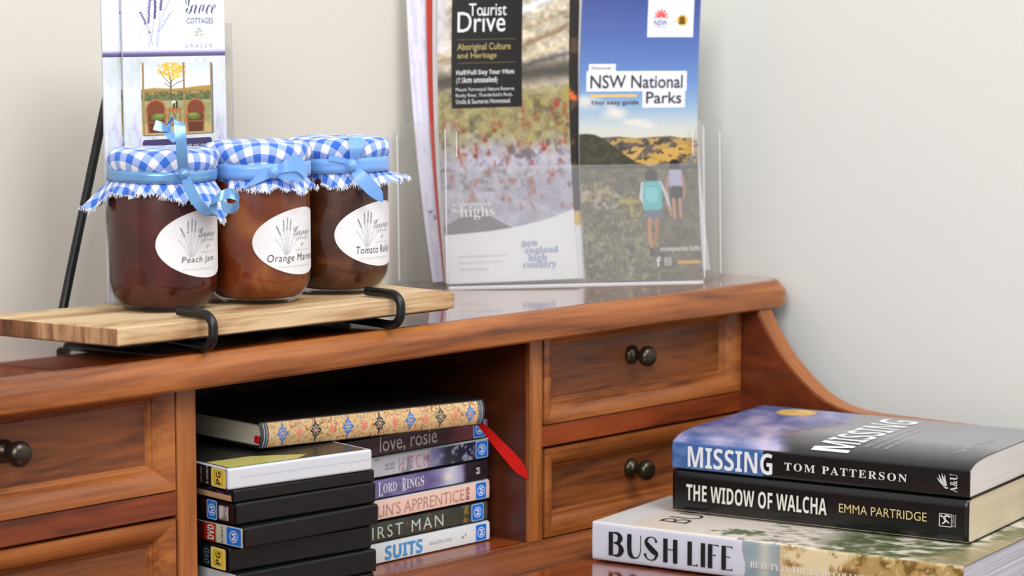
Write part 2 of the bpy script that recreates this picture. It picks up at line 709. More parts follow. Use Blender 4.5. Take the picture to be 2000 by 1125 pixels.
# ================================================================== THE SETTING
FLOOR = -.79
DESK = -.003       # writing surface
TOPZ = .184        # top of the raised shelf
wb = MB().box(-3.0, .42, .206, .306, FLOOR, 1.7).build('wall_back', M_wallb)
wr = MB().box(.3275, .4275, -2.6, .206, FLOOR, 1.7).build('wall_right', M_wallr)
fl = MB().box(-3.0, .42, -2.6, .206, FLOOR - .05, FLOOR).build('floor', M_floor)
for o in (wb, wr, fl):
    o['kind'] = 'structure'

# ================================================================== WRITING DESK
desk = thing('writing_desk', 'orange-brown varnished wooden writing desk with raised shelf of small drawers', 'desk', (-.164, 0, FLOOR))


def dp(mb):  # desk parts are given in scene coordinates
    mb.v = [(x + .164, y, z - FLOOR) for x, y, z in mb.v]
    return mb


# top board with moulded front edge
dp(MB().prism([(-.640, -.012), (.296, -.012), (.309, -.006), (.315, .006), (.315, .204), (-.640, .204)], .1705, TOPZ, 'z')).build('top_board', W_top, desk, bevel=.0015)
prof = [(.0165, TOPZ - .0003), (.0080, TOPZ - .0003), (.0062, TOPZ - .0010), (.0022, TOPZ - .0062), (.0006, TOPZ - .0078), (0, TOPZ - .0105),
        (0, .1665), (.0007, .1628), (.0027, .161), (.0165, .161)]      # inset from the outer edge, height
RC = .030
path = [((x, -.0212), (0, -1)) for x in (-.6435, -.3, 0, .15, .3245 - RC)]
path += [((.3245 - RC + RC * math.sin(t), -.0212 + RC - RC * math.cos(t)), (math.sin(t), -math.cos(t))) for t in [PI / 2 * k / 12 for k in range(1, 13)]]
path += [((.3245, .2), (1, 0))]
mb = MB().grid([[(p[0] - n[0] * i, p[1] - n[1] * i, z) for i, z in prof] for p, n in path], closed_v=True)
k = len(prof)
mb.f += [tuple(range(k)), tuple(range(len(mb.v) - k, len(mb.v)))]
dp(mb).build('edge_moulding', W_front, desk, bevel=.0006)
# uprights and rails of the front
for x0, x1 in ((-.349, -.332), (.004, .0188)):
    dp(MB().box(x0, x1, 0, .19, 0, .1705)).build('divider', W_post, desk, bevel=.001)
for x0, x1 in ((-.600, -.349), (.0188, .272)):
    dp(MB().box(x0, x1, .0012, .19, .0735, .0902)).build('drawer_rail', W_red, desk, bevel=.0006)
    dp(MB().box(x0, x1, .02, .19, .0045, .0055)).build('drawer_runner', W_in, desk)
dp(MB().box(-.600, .272, 0, .19, DESK - .02, 0)).build('bottom_rail', W_front, desk, bevel=.001)
dp(MB().prism([(.001, 0), (-.008, -.0004), (-.012, -.0022), (-.0628, -.0026), (-.0634, -.0034), (-.0634, DESK - .01), (.001, DESK - .01)], -.600, .272, 'x')).build('front_ledge', W_ledge, desk)
dp(MB().box(-.3318, .0038, .004, .19, -.001, .0003)).build('cubby_floor', W_cfloor, desk)
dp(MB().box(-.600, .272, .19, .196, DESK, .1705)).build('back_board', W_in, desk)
dp(MB().box(.0032, .0040, .004, .19, .0003, .1705)).build('cubby_shade_lining', W_sidein, desk)  # thin sheet carrying the shade-darkened wood
dp(MB().box(-.3320, -.3312, .004, .19, .0003, .1705)).build('cubby_shade_lining', W_sidein, desk)
# curved side panels
curve = [(-.0135, .1705), (-.018, .157), (-.0245, .146), (-.0295, .1395), (-.038, .1285), (-.045, .121), (-.055, .112), (-.0644, .1045), (-.076, .0965), (-.0867, .091),
         (-.100, .0865), (-.115, .0838), (-.133, .0828), (-.178, .0828), (-.25, .0828), (-.40, .0826), (-.455, .080), (-.47, .07)]
sd = [(.196, .1705)] + curve + [(-.47, DESK - .1), (.196, DESK - .1)]
for x0, x1 in ((.272, .290), (-.618, -.600)):
    dp(MB().prism(sd, x0, x1, 'x')).build('side_panel', W_side, desk, bevel=.0022)
for x0, x1 in ((.2724, .2896), (-.6176, -.6004)):
    out_, in_ = [], []
    for i in range(len(curve)):
        p0, p1 = curve[max(i - 1, 0)], curve[min(i + 1, len(curve) - 1)]
        t_ = Vector((p1[0] - p0[0], p1[1] - p0[1])).normalized()
        n_ = Vector((t_.y, -t_.x))
        out_.append((curve[i][0] + n_.x * .0007, curve[i][1] + n_.y * .0007))
        in_.append((curve[i][0] - n_.x * .001, curve[i][1] - n_.y * .001))
    mb = MB()
    mb.grid([[(x0, a, b), (x1, a, b), (x1, c, d), (x0, c, d)] for (a, b), (c, d) in zip(out_, in_)], closed_v=True)
    dp(mb).build('panel_edge', W_edge, desk)
dp(MB().box(-.600, .272, -.52, .196, DESK - .022, DESK)).build('desktop', W_top, desk, bevel=.0015)
dp(MB().box(-.600, .272, -.43, .19, DESK - .1, DESK - .022)).build('apron', W_front, desk)
for x in (-.6, .232):
    for y in (-.46, .14):
        lg = MB()
        lg.grid([[(x + .02 + sx * r, y + .025 + sy * r, z) for sx, sy in ((-1, -1), (1, -1), (1, 1), (-1, 1))] for z, r in
                 ((FLOOR, .013), (FLOOR + .25, .017), (DESK - .1, .024))], closed_v=True)
        dp(lg).build('leg', W_front, desk, bevel=.002)


def drawer(x0, x1, z0, z1, kx, kz, yf=0.):
    wd, dpth = .0175, .0098
    F = MB()
    # box behind the front
    steps = [(0, .012), (0, .0), (.0035, 0.), (.006, .0004), (.009, .0015), (.012, .0034), (.0143, .0060), (.0150, .0076), (.0165, .0080), (wd, dpth), (wd + .001, .0104)]
    P = [[(x0 + i, yf + y, z0 + i), (x1 - i, yf + y, z0 + i), (x1 - i, yf + y, z1 - i), (x0 + i, yf + y, z1 - i)] for i, y in steps]
    # resample ring edges with straight quads
    F.grid(P, closed_v=True)
    F.box(x0 + .004, x1 - .004, yf + .0125, .185, z0 + .003, z1 - .006)
    d = dp(F).build('drawer', W_front, desk)
    d.data.polygons.foreach_set('use_smooth', [False] * len(d.data.polygons))
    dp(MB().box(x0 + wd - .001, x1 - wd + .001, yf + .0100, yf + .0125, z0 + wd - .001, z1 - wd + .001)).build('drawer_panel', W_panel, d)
    K = MB()
    K.lathe([(0.0001, -.0042), (.0072, -.004), (.0078, -.0025), (.0074, -.0008), (.0062, .0006), (.0042, .0016), (.0034, .003), (.0033, .0052), (.0040, .007), (.0060, .0084),
             (.0078, .0104), (.0086, .013), (.0084, .0152), (.0073, .0172), (.0052, .0187), (.0028, .0194), (.0001, .0196)], 32)
    K.v = [(kx + a, yf + .0062 - c, kz + b) for a, b, c in K.v]
    dp(K).build('knob', M_knob, d, smooth=True, label='small dark bronze knob')
    return d


drawer(.0208, .2705, .0912, .1685, .1372, .1342)
drawer(.0225, .2705, .0015, .0712, .1376, .0408, .0008)
drawer(-.5985, -.3508, .0912, .1685, -.4842, .1335)
drawer(-.5985, -.3508, .0012, .0712, -.4842, .040, .0004)

# ================================================================== PLANK ON WIRE EASEL
PZ0, PZ1 = .1945, .2065
pl = MB()
Lp, Dp = .3065, .121
nx = 40
ring = [(0.0, 0), (.003, 0)] + [(Lp * i / nx, .0006 * math.sin(i * .9) * (i % nx != 0)) for i in range(1, nx - 1)] + [(Lp - .004, 0), (Lp - .001, .001), (Lp, .004)] + \
       [(Lp, Dp - .004), (Lp - .004, Dp)] + [(Lp * (1 - i / nx), Dp + .0005 * math.sin(i * 1.3)) for i in range(1, nx)] + [(-.026, Dp)] + \
       [(.0006 * math.sin(k * 1.9) - .026 * (1 - k / 16), Dp * (1 - k / 16)) for k in range(1, 16)]
pl.prism(ring, 0, PZ1 - PZ0, 'z')
plank = pl.build('wooden_plank', W_plank, bevel=.0012)
plank.location = (-.406, -.0095, PZ0)
plank.rotation_euler = (0, 0, math.radians(-2.2))
tag(plank, 'pale raw timber plank carrying three jam jars', 'plank')

easel = thing('wire_easel', 'black wire easel with hooked feet holding the timber plank', 'stand', (-.26, .05, TOPZ))


def wire(x0, x1, xa, name, dy=0.):
    p = [(x0 - .001, .0115, .2107), (x0, .004, .2104), (x0, -.008, .2104), (x0 + .0004, -.0165, .2094), (x0 + .0006, -.0212, .2050), (x0 + .0004, -.0222, .1990), (x0, -.0215, .1935),
         (x0, -.0175, .1890), (x0, -.010, .1878), (x0, .01, .1884), (x0 + (x1 - x0) * .5, .06, .1900), (x1, .114, .1900), (x1, .1215, .1925), (x1, .1255, .20),
         (x1 + (xa - x1) * .03, .1265, .21), (xa, .166, .384)]
    p = [(a, b + (dy if c > .186 and b < .012 and i_ < 10 else 0), c) for i_, (a, b, c) in enumerate(p)]
    q = smooth_path(p, 7)
    mb = MB().tube(q, .0033, 14)
    mb.v = [(x + .26, y - .05, z - TOPZ) for x, y, z in mb.v]
    mb.build(name, M_metal, easel, smooth=True)


wire(-.3365, -.3460, -.262, 'hooked_wire', -.0012)
wire(-.1640, -.1780, -.262, 'hooked_wire', -.0052)
mb = MB().tube([(-.346, .1215, .1905), (-.262, .125, .190), (-.178, .1215, .1905)], .0026, 12)
mb.tube([(-.3, .1235, .1905), (-.3, .1235, .1868)], .0026)
mb.tube([(-.22, .1235, .1905), (-.22, .1235, .1868)], .0026)
mb.v = [(x + .26, y - .05, z - TOPZ) for x, y, z in mb.v]
mb.build('back_strut', M_metal, easel, smooth=True)

ca, sa = math.cos(math.radians(-2.2)), math.sin(math.radians(-2.2))  # black plate added to darken the gap under the plank
mb = MB().prism([(-.406 + .26 + ca * u - sa * v, -.0095 - .05 + sa * u + ca * v) for u, v in ((.003, .003), (Lp - .006, .003), (Lp - .006, Dp - .006), (-.018, Dp - .006))],
                .1935 - TOPZ, .1944 - TOPZ, 'z')
mb.prism([(-.406 + .26 + ca * u - sa * v, -.0095 - .05 + sa * u + ca * v) for u, v in ((.064, Dp - .0105), (Lp - .006, Dp - .0105), (Lp - .006, Dp - .0090), (.064, Dp - .0090))],  # added back lip, blocks the bright wall mirrored in the shelf
         .0012, .1935 - TOPZ, 'z')
mb.build('gap_darkening_plate', M_metal, easel)

# ================================================================== JAM JARS
JROT = math.radians(-47.4)


def sprig(x, y, s):
    """little lavender drawing, base (x,y), size s"""
    out = []
    for dx, dy, b in ((-.28, .8, -.04), (-.12, .95, -.02), (.02, 1.0, 0), (.16, .97, .03), (.48, .88, .05), (-.42, .55, -.06), (.62, .6, .05)):
        out.append(stroke2d([(x + b * s, y), (x + (b + dx) * s * .45, y + dy * s * .55), (x + dx * s, y + dy * s)], s * .018, 5))
    return out


def sprig_heads(x, y, s, sel):
    out = []
    for i, (dx, dy, ex, ey) in enumerate(((-.26, .72, -.4, 1.0), (-.12, .85, -.12, 1.22), (.02, .9, .05, 1.3), (.16, .88, .2, 1.24), (.46, .8, .66, 1.1))):
        if i in sel:
            for k in range(6):
                t = k / 5
                out.append(ell2d(x + (dx + (ex - dx) * t) * s, y + (dy + (ey - dy) * t) * s, s * (.034 - .012 * t), s * .034, 8))
    return out


def jar(cx, cy, label, kind, jm, seed, bumps, rib_h, ztop, skirt, flavour, tx, rcap=.0386):
    t = thing('jam_jar', label, 'jam jar', (cx, cy, PZ1 + .0001), JROT, 'gingham-topped jam jars on the plank')
    rnd = random.Random(seed)
    outer = [(.0001, .0006), (.021, .0006), (.0235, 0), (.0262, .0006), (.0300, .0036), (.0340, .0086), (.0364, .0140), (.0373, .0200), (.0373, .083),
             (.0364, .0875), (.0345, .0905), (.0338, .094), (.0338, .105)]
    MB().lathe(outer, 72).build('glass', G_jar, t, smooth=True)
    jp = [(.0001, .0034), (.0236, .0034), (.0270, .0042), (.0304, .0062), (.0336, .0106), (.0358, .0154), (.0367, .0206), (.0367, .0826), (.0358, .0868), (.0340, .0896), (.0001, .0900)]
    MB().lathe(jp, 72).build('jam_filling', jm, t, smooth=True)
    MB().lathe([(.0001, .1065), (.0352, .1065), (.0362, .105), (.0362, .094), (.0342, .094)], 48).build('lid', mat('white tin lid', (224, 224, 226), .35, .2), t, smooth=True)
    # cloth cover
    prof = [(.0, 0.0008), (.010, .0010), (.020, .0008), (.028, .0004), (.034, -.0004), (.0372, -.002), (rcap - .0003, -.005), (rcap, -.0085), (rcap - .0006, -.0115), (rcap - .0016, -.0132)]
    zr = ztop - .0135
    NA = 288
    rows = []
    uvs = []
    arc = 0
    pr = None
    for (r, dz) in prof:
        if pr:
            arc += math.hypot(r - pr[0], dz - pr[1])
        pr = (r, dz)
        row, uvr = [], []
        for k in range(NA):
            a = 2 * PI * k / NA
            wob = 1 + .006 * math.sin(7 * a + seed) * min(1, r / .03) + .004 * math.sin(17 * a + seed * 2) * (r > .036) + .003 * math.sin(31 * a) * (r > .036)
            row.append((r * wob * math.cos(a), r * wob * math.sin(a), ztop + dz + .0006 * math.sin(5 * a + seed) * (r > .02)))
            uvr.append((arc * math.cos(a + seed * .7), arc * math.sin(a + seed * .7)))
        rows.append(row)
        uvs.append(uvr)
    rp = rcap - .0024
    for zz, rr in ((zr - .001, rp + .0004), (zr - .003, rp), (zr - rib_h + .002, rp), (zr - rib_h, rp + .0003)):
        arc += .0025
        rows.append([(rr * math.cos(2 * PI * k / NA), rr * math.sin(2 * PI * k / NA), zz) for k in range(NA)])
        uvs.append([(arc * math.cos(2 * PI * k / NA + seed * .7), arc * math.sin(2 * PI * k / NA + seed * .7)) for k in range(NA)])
    z0 = zr - rib_h
    fr = [rnd.uniform(-1, 1) for _ in range(NA)]
    NS = 9
    tips = []
    for s in range(1, NS + 1):
        q = s / NS
        row, uvr = [], []
        for k in range(NA):
            a = 2 * PI * k / NA
            L, ou, fold = skirt, .0035, .0016
            for (ba, bl, bo, bw) in bumps:
                d = (a - math.radians(ba) + PI) % (2 * PI) - PI
                g = math.exp(-(d / math.radians(bw)) ** 2)
                L += bl * g
                ou += bo * g
            L *= 1 + .10 * math.sin(9 * a + seed) + .05 * math.sin(23 * a + seed * 3)
            rip = (.0022 if ou > .002 else .0008) * math.sin(11 * a + seed * 2) + .0012 * math.sin(19 * a + seed) + .0008 * math.sin(34 * a)
            r = rp + ou * q ** .8 + rip * q * q + .0010 * q
            z = z0 - math.sqrt(max(L * L - ou * ou, (L * .35) ** 2)) * q
            if s == NS:
                z += .0011 * fr[k]
                r += .0004 * fr[(k * 7) % NA]
                tips.append((a, r, z))
            row.append((r * math.cos(a), r * math.sin(a), z))
            ar = arc + L * q
            uvr.append((ar * math.cos(a + seed * .7), ar * math.sin(a + seed * .7)))
        rows.append(row)
        uvs.append(uvr)
    mb = MB()
    mb.grid(rows, closed_v=True)
    me = bpy.data.meshes.new('cloth_cover')
    me.from_pydata(mb.v, [], mb.f)
    me.update()
    ul = me.uv_layers.new(name='UVMap')
    flat = [c for r in uvs for c in r]
    li = np.empty(len(me.loops), np.int32)
    me.loops.foreach_get('vertex_index', li)
    ul.data.foreach_set('uv', np.array(flat)[li].ravel())
    cl = link('cloth_cover', me, M_ging, t, smooth=True, solid=.0005, offs=1)
    th = MB()
    for a, r, z in tips:
        for _ in range(3):
            aa = a + rnd.uniform(-.012, .012)
            rr = r + rnd.uniform(-.0002, .0006)
            p = Vector((rr * math.cos(aa), rr * math.sin(aa), z + .0006))
            q = p + Vector((math.cos(aa) * rnd.uniform(-.0004, .0012), math.sin(aa) * rnd.uniform(-.0004, .0012), -rnd.uniform(.0008, .0026))) + \
                Vector((-math.sin(aa), math.cos(aa), 0)) * rnd.uniform(-.0012, .0012)
            th.tube([p, q], .00013, 3, cap=False)
    o = th.build('frayed_threads', M_fray, cl, fix=False)
    o['kind'] = 'stuff'
    # ribbon band
    rb = MB()
    rr = rp + .0013
    N = 96
    rb.grid([[(rr * (1 + .003 * math.sin(9 * 2 * PI * k / N + j)) * math.cos(2 * PI * k / N), rr * (1 + .003 * math.sin(9 * 2 * PI * k / N + j)) * math.sin(2 * PI * k / N),
               zr - .0004 - rib_h * .92 * j / 3 + .0006 * math.sin(2 * 2 * PI * k / N + seed)) for k in range(N)] for j in range(4)], closed_v=True)
    rb.build('ribbon_band', M_ribbon if kind != 'curl' else M_foil, t, smooth=True, solid=.0004, offs=1)
    # label wrapped on the glass
    lc, RW, RH, zc = math.radians(-90 + 57), .0375, .0236, .0475
    if flavour != 'Peach Jam':
        zc = .0445
    RR = .0375

    def wrap(x, y, e=0.):
        a = lc + x / RR
        return ((RR + e) * math.cos(a), (RR + e) * math.sin(a), zc + y)
    lb = MB()
    nr, na = 8, 64
    P = []
    for i in range(nr + 1):
        s = i / nr
        P.append([wrap(RW * s * math.cos(2 * PI * k / na), RH * s * math.sin(2 * PI * k / na) * (1 - .10 * math.cos(2 * PI * k / na) * -1)) for k in range(na)])
    lb.grid(P, closed_v=True)
    lab = lb.build('label', M_paper, t, fix=False, solid=.00015, offs=1, label='white oval paper label with %s in handwriting-like letters' % flavour)
    wf = lambda x, y: wrap(x, y, .0003)
    decal('lettering', [text2d(flavour, tx[0], tx[1], -.0138 - .0014 * (len(flavour) > 14), -.0084, off=-.008, shear=.12, space=1.1)], wf, ink((52, 54, 62)), lab)
    decal('small_lettering', [text2d('www.gracecottages.com', -.0195, .0125, -.0182, -.0166, off=-.01)], wf, ink((196, 198, 204)), lab)
    decal('script_lettering', [text2d('Grace', -.0065, .0130, .0040, .0108, 'script', shear=.2, off=-.012)], wf, ink((112, 116, 132)), lab)
    decal('place_lettering', [text2d('COTTAGES', -.0045, .0110, .0014, .0030), text2d('URALLA', -.0040, .0105, -.0066, -.0054, space=1.6),
                              stroke2d([(.0025, -.0042), (.0032, -.0008)], .0004), ell2d(.0022, -.0022, .0011, .0005), ell2d(.0038, -.0016, .0010, .0005)], wf, ink((176, 180, 186)), lab)
    decal('lavender_drawing', sprig(-.0125, -.0088, .0215), wf, ink((196, 199, 208)), lab)
    decal('lavender_heads', sprig_heads(-.0125, -.0080, .0190, (0, 1, 2, 3)), wf, ink((116, 120, 142)), lab)
    return t, rp, zr


def strip(name, pts, wdir, wd, m, parent, n=9):
    """ribbon strip: pts (x,y,z), wdir per point (x,y,z), width"""
    if not isinstance(wd, (list, tuple)):
        wd = [wd] * len(pts)
    if not isinstance(wdir[0], (list, tuple)):
        wdir = [wdir] * len(pts)
    A = smooth_path(pts, n)
    B = smooth_path([[c * k for c in Vector(d).normalized()] for d, k in zip(wdir, wd)], n)
    mb = MB()
    mb.grid([[a - b / 2, a - b / 6, a + b / 6, a + b / 2] for a, b in zip(A, B)])
    o = mb.build(name, m, parent, smooth=True, solid=.0003, fix=False)
    es = o.modifiers.new('edges', 'EDGE_SPLIT')
    es.split_angle = math.radians(40)
    return o


j1, rp1, z1 = jar(-.3130, .0550, 'jar of dark red jam with curled shiny blue ribbon, nearest jar on the plank', 'curl', J_peach, 1,
                  [(186, .018, .0125, 22), (-36, .0185, .0125, 26), (39, 0, -.0060, 36), (135, 0, -.0050, 30)], .0085, .1112, .0085, 'Peach Jam', (-.0196, .0096))
j2, rp2, z2 = jar(-.2355, .0440, 'jar of orange marmalade, the middle jar of the three', 'satin', J_orange, 2,
                  [(-42, .004, .004, 34), (219, 0, -.0060, 36), (49, 0, -.0060, 36)], .0115, .1135, .0068, 'Orange Marmalade', (-.0272, .0285))
j3, rp3, z3 = jar(-.1540, .0470, 'jar of brown tomato relish standing furthest right on the plank', 'satin', J_tomato, 3,
                  [(-4, .005, .0125, 17), (-60, .002, .002, 30), (229, 0, -.0060, 36)], .0115, .1135, .0085, 'Tomato Relish', (-.0217, .0150), .0388)


def Q(cx, by, s, px, py, y):  # picture measurements to jar-local coordinates
    return ((px - cx) / s, y, (by - py) / s)


q = lambda px, py, y=-.036: Q(320.5, 612, 2816, px, py, y)
S1 = .0074
kx = (1, .3, .1)
strip('ribbon_loop', [q(377, 346, -.0372), q(375, 318, -.0410), q(374, 285, -.0425), q(371, 256, -.0415), q(369, 243, -.0395), q(358, 240, -.036), q(348, 246, -.034), q(346, 262, -.036), q(362, 280, -.039)],
      [(1, .2, 0), (1, .2, 0), (1, .2, 0), (1, .1, .1), (.9, .2, -.3), (.3, .7, -.6), (.6, .3, .6), (.9, .1, .5), (.8, .1, .5)], [S1 * .8, S1, S1, S1, S1, S1, S1 * .9, S1 * .8, S1 * .6], M_foil, j1)
strip('ribbon_loop', [q(349, 258, -.037), q(336, 253, -.038), q(322, 249, -.038)], [(0, .3, 1), (0, .2, 1), (.3, .2, 1)], [.003, .0062, .0068], M_foil, j1)
strip('ribbon_tail', [q(378, 342, -.0375), q(388, 366, -.0440), q(404, 392, -.0485), q(420, 412, -.0475), q(431, 420, -.043), q(432, 404, -.040), q(438, 390, -.043)],
      [(1, 0, -.2), (1, 0, .35), (1, -.1, .5), (1, .2, .3), (1, .6, .0), (.7, .9, .0), (.6, .6, .4)], [S1 * .7, S1, S1, S1, S1, S1, S1 * .7], M_foil, j1)
strip('ribbon_curl', [q(430, 394, -.048), q(446, 384, -.044), q(464, 378, -.044), q(480, 384, -.046), q(484, 396, -.051), q(474, 404, -.056), q(458, 402, -.053), q(450, 392, -.050)],
      [(.3, .2, 1), (.1, .3, 1), (-.1, .4, 1), (-.2, .2, 1), (.1, -.2, 1), (.3, -.2, 1), (.4, 0, 1), (.2, .2, 1)], [.004, .0066, S1, S1, S1, S1, .0066, .003], M_foil, j1)
for (w, e) in ((-1, 1), (1, 1)):
    pass
MB().lathe([(.0001, -.0035), (.0028, -.003), (.0042, 0), (.0028, .003), (.0001, .0036)], 12, q(377, 342, -.0385)).build('knot', M_foil, j1, smooth=True)

q2 = lambda px, py, y=-.0385: Q(500, 596, 2741, px, py, y)
strip('ribbon_tail', [q2(545, 338, -.0375), q2(522, 345, -.0400), q2(500, 356, -.0415), q2(488, 364, -.042)], [(0, .1, 1), (.15, .1, 1), (.6, .1, .8), (.9, .1, .4)],
      [.0050, .0080, .0095, .0085], M_ribbon, j2)
strip('bow_loop', [q2(543, 338, -.0378), q2(562, 328, -.0415), q2(584, 322, -.040), q2(596, 330, -.037), q2(602, 343, -.034)], [(0, 0, 1), (0, .1, 1), (.1, .1, 1), (.1, .2, 1), (.1, .2, 1)],
      [.0045, .0080, .0105, .0105, .0095], M_ribbon, j2)
strip('bow_loop', [q2(543, 340, -.0378), q2(562, 346, -.0405), q2(586, 345, -.038), q2(604, 342, -.033)], [(0, 0, 1)] * 4, [.004, .0055, .006, .006], M_ribbon, j2)
MB().lathe([(.0001, -.0045), (.0030, -.0038), (.0044, 0), (.0030, .0038), (.0001, .0046)], 12, q2(543, 338, -.0388)).build('knot', M_ribbon, j2, smooth=True)

q3 = lambda px, py, y=-.0385: Q(660, 577, 2652, px, py, y)
strip('bow_loop', [q3(694, 325, -.036), q3(700, 308, -.0400), q3(704, 290, -.041), q3(702, 274, -.037), q3(690, 270, -.030)],
      [(1, .2, .3), (1, .1, .2), (1, .1, .1), (1, .1, -.1), (1, .1, -.2)], [.004, .0070, .0100, .0110, .0100], M_ribbon, j3)
strip('ribbon_tail', [q3(694, 328, -.0365), q3(708, 343, -.0410), q3(726, 362, -.0415), q3(742, 380, -.0405), q3(752, 394, -.039)],
      [(1, .2, .8), (1, .1, .8), (1, .1, .75), (1, .1, .7), (1, .1, .8)], [.004, .0090, .0105, .0085, .0015], M_ribbon, j3)
strip('ribbon_tail', [q3(694, 322, -.0365), q3(672, 314, -.0395), q3(650, 312, -.0395)], [(0, 0, 1)] * 3, [.004, .0042, .0038], M_ribbon, j3)
MB().lathe([(.0001, -.0045), (.0030, -.0038), (.0044, 0), (.0030, .0038), (.0001, .0046)], 12, q3(694, 325, -.0385)).build('knot', M_ribbon, j3, smooth=True)


# ================================================================== COTTAGE LEAFLETS IN SMALL STAND
def leaflet_canvas():
    cv = Canvas(243, 443, -46, 578, 260, 811)
    X, Y = cv.X, cv.Y
    cv.C[:] = (222, 227, 240)
    low = np.stack([200 + 30 * fbm(X / 38, Y / 50, 3), 208 + 22 * fbm(X / 38, Y / 50, 3), 216 + 18 * fbm(X / 30, Y / 60, 9)], -1)
    m = (Y > 108)[..., None]
    cv.C = np.where(m, low, cv.C)
    cv.fill((fbm(X / 9, Y / 26, 5) - .52) * 3 * (Y > 190) * np.clip((Y - 190) / 60, 0, 1), (184, 170, 196))
    cv.fill((fbm(X / 14, Y / 30, 15) - .58) * 3 * (Y > 112), (186, 202, 182))
    cv.rect(243, 443, 98.5, 101, (206, 196, 226))
    cv.grad([(101, (190, 180, 214)), (105, (104, 98, 140)), (111, (74, 70, 104))], (Y > 101) & (Y < 111))
    # lavender sprigs
    for a, b, c in (([(289, -16), (291, 8), (287, 40), (291, 80)], 1, (178, 176, 206)), ([(296, -16), (292, 20), (290, 45), (299, 88)], 1, (150, 150, 176)),
                    ([(306, -16), (303, 30), (300, 60), (292, 92)], 1, (150, 150, 176)), ([(318, -16), (313, 20), (312, 60), (308, 92)], 1, (160, 160, 190)),
                    ([(340, -10), (320, 30), (308, 65), (306, 92)], 1, (170, 172, 206)), ([(286, 45), (279, 60), (275, 80)], 1, (196, 194, 220))):
        cv.line(a, b, c)
    rn = random.Random(3)
    for a, b, n, c, r in (((278, 26), (287, 47), 6, (82, 78, 128), 2.1), ((297, -14), (292, 45), 15, (82, 80, 136), 2.0), ((306, -14), (304, 36), 14, (84, 82, 140), 2.4),
                          ((318, -16), (316, 20), 10, (78, 76, 130), 2.2), ((334, 28), (310, 62), 9, (164, 170, 226), 2.0), ((338, -12), (322, 24), 9, (194, 196, 236), 2.2),
                          ((293, 63), (295, 65), 2, (90, 88, 140), 1.6)):
        for k in range(n):
            t = k / max(n - 1, 1)
            cv.ell(a[0] + (b[0] - a[0]) * t + rn.uniform(-1, 1), a[1] + (b[1] - a[1]) * t, r, r * .9, c, .3)
    # green leaf mark
    cv.line([(387, 72), (391, 62), (393, 54)], 1, (150, 178, 140))
    for x, y in ((386, 64), (394, 62), (389, 58), (395, 69), (384, 70)):
        cv.ell(x, y, 3.2, 1.8, (160, 188, 150), .3)
    # framed picture of the verandah
    cv.rect(275.5, 416.5, 124, 264, (120, 116, 110), 5)
    ms = ((X > 275) & (X < 413.5) & (Y > 122) & (Y < 261.5))
    S = Canvas(243, 443, -46, 578, 260, 811)
    S.grad([(122, (204, 216, 238)), (150, (222, 228, 240)), (172, (232, 234, 236)), (174, (186, 160, 84)), (184, (120, 112, 72)), (200, (96, 106, 62)), (222, (150, 150, 92)), (240, (172, 152, 100)), (262, (198, 176, 120))])
    S.below([(275, 174), (300, 171), (340, 175), (380, 170), (414, 168)], (172, 140, 62), 3)
    S.fill((Y > 176) * (fbm(X / 7, Y / 4, 2) > .5), (104, 98, 60))
    S.rect(243, 443, 184, 196, (84, 94, 60))
    S.fill((Y > 184) & (Y < 198) & (fbm(X / 5, Y / 5, 8) > .52), (110, 118, 74))
    S.rect(243, 443, 196, 262, (146, 148, 96))
    S.fill((Y > 196) * (fbm(X / 9, Y / 5, 12) > .52), (164, 158, 112))
    S.below([(275, 240), (330, 236), (414, 244)], (190, 168, 112), 4)
    S.line([(331, 186), (332, 160), (328, 140)], 2.4, (88, 70, 44))
    for p in ([(331, 165), (318, 150), (312, 140)], [(332, 160), (346, 146), (352, 138)], [(331, 172), (344, 162), (356, 158)], [(330, 170), (320, 162)]):
        S.line(p, 1.2, (98, 78, 46))
    rr = np.hypot((X - 334) / 26, (Y - 134) / 22)
    S.fill((fbm(X / 4, Y / 4, 22) > .42 + .22 * np.clip(rr - .4, 0, 2)) & (rr < 1.1), (222, 180, 60))
    S.fill((fbm(X / 3, Y / 3, 32) > .58) & (rr < 1.0), (238, 206, 108))
    for x, w_ in ((277, 4), (355.5, 4), (411, 2.5)):
        S.rect(x, x + w_, 122, 262, (158, 128, 84))
    S.rect(275, 414, 176.5, 179, (150, 126, 84))
    for cx, d in ((300, 1), (382, -1)):
        P_ = lambda dx: cx + dx * d
        wv = .86 + .28 * ((np.sin(X * 2.6) * np.sin(Y * 2.2)) > 0)
        S.ell(P_(2), 213, 19, 20, (172, 104, 58))
        S.ell(P_(2), 214, 16.5, 17.5, (122, 62, 36))
        hx = np.abs(X - P_(3)) < 17 - np.clip((Y - 222) / 40, 0, 1) * 3
        S.fill(hx & (Y > 224) & (Y < 259), (98, 50, 28))
        S.line([(P_(-16), 212), (P_(-13), 258)], 3, (160, 98, 54))
        S.line([(P_(20), 212), (P_(22), 224), (P_(19), 259)], 3.4, (176, 110, 62))
        S.line([(P_(-10), 238), (P_(20), 238)], 2.6, (150, 88, 48))
        S.ell(P_(6), 228, 14, 6.5, (96, 112, 42), .2)
        S.ell(P_(8), 225, 9, 3.5, (132, 146, 66), .3)
        m_ = (np.abs(X - cx) < 22) & (Y > 194) & (Y < 262)
        S.C = np.where((m_ & (S.C[..., 2] < 64) & (S.C[..., 0] > 80))[..., None], np.clip(S.C * wv[..., None], 0, 255), S.C)
    S.ell(338, 214, 15, 4, (172, 108, 60))
    for a, b in ((328, 325), (334, 342), (348, 350), (342, 332)):
        S.line([(a, 217), (b, 246)], 2, (150, 90, 50))
    S.ell(338, 244, 10, 3, (160, 98, 56))
    S.ell(336, 200, 4, 4, (216, 216, 200))
    S.rect(335, 338, 202, 212, (40, 40, 34))
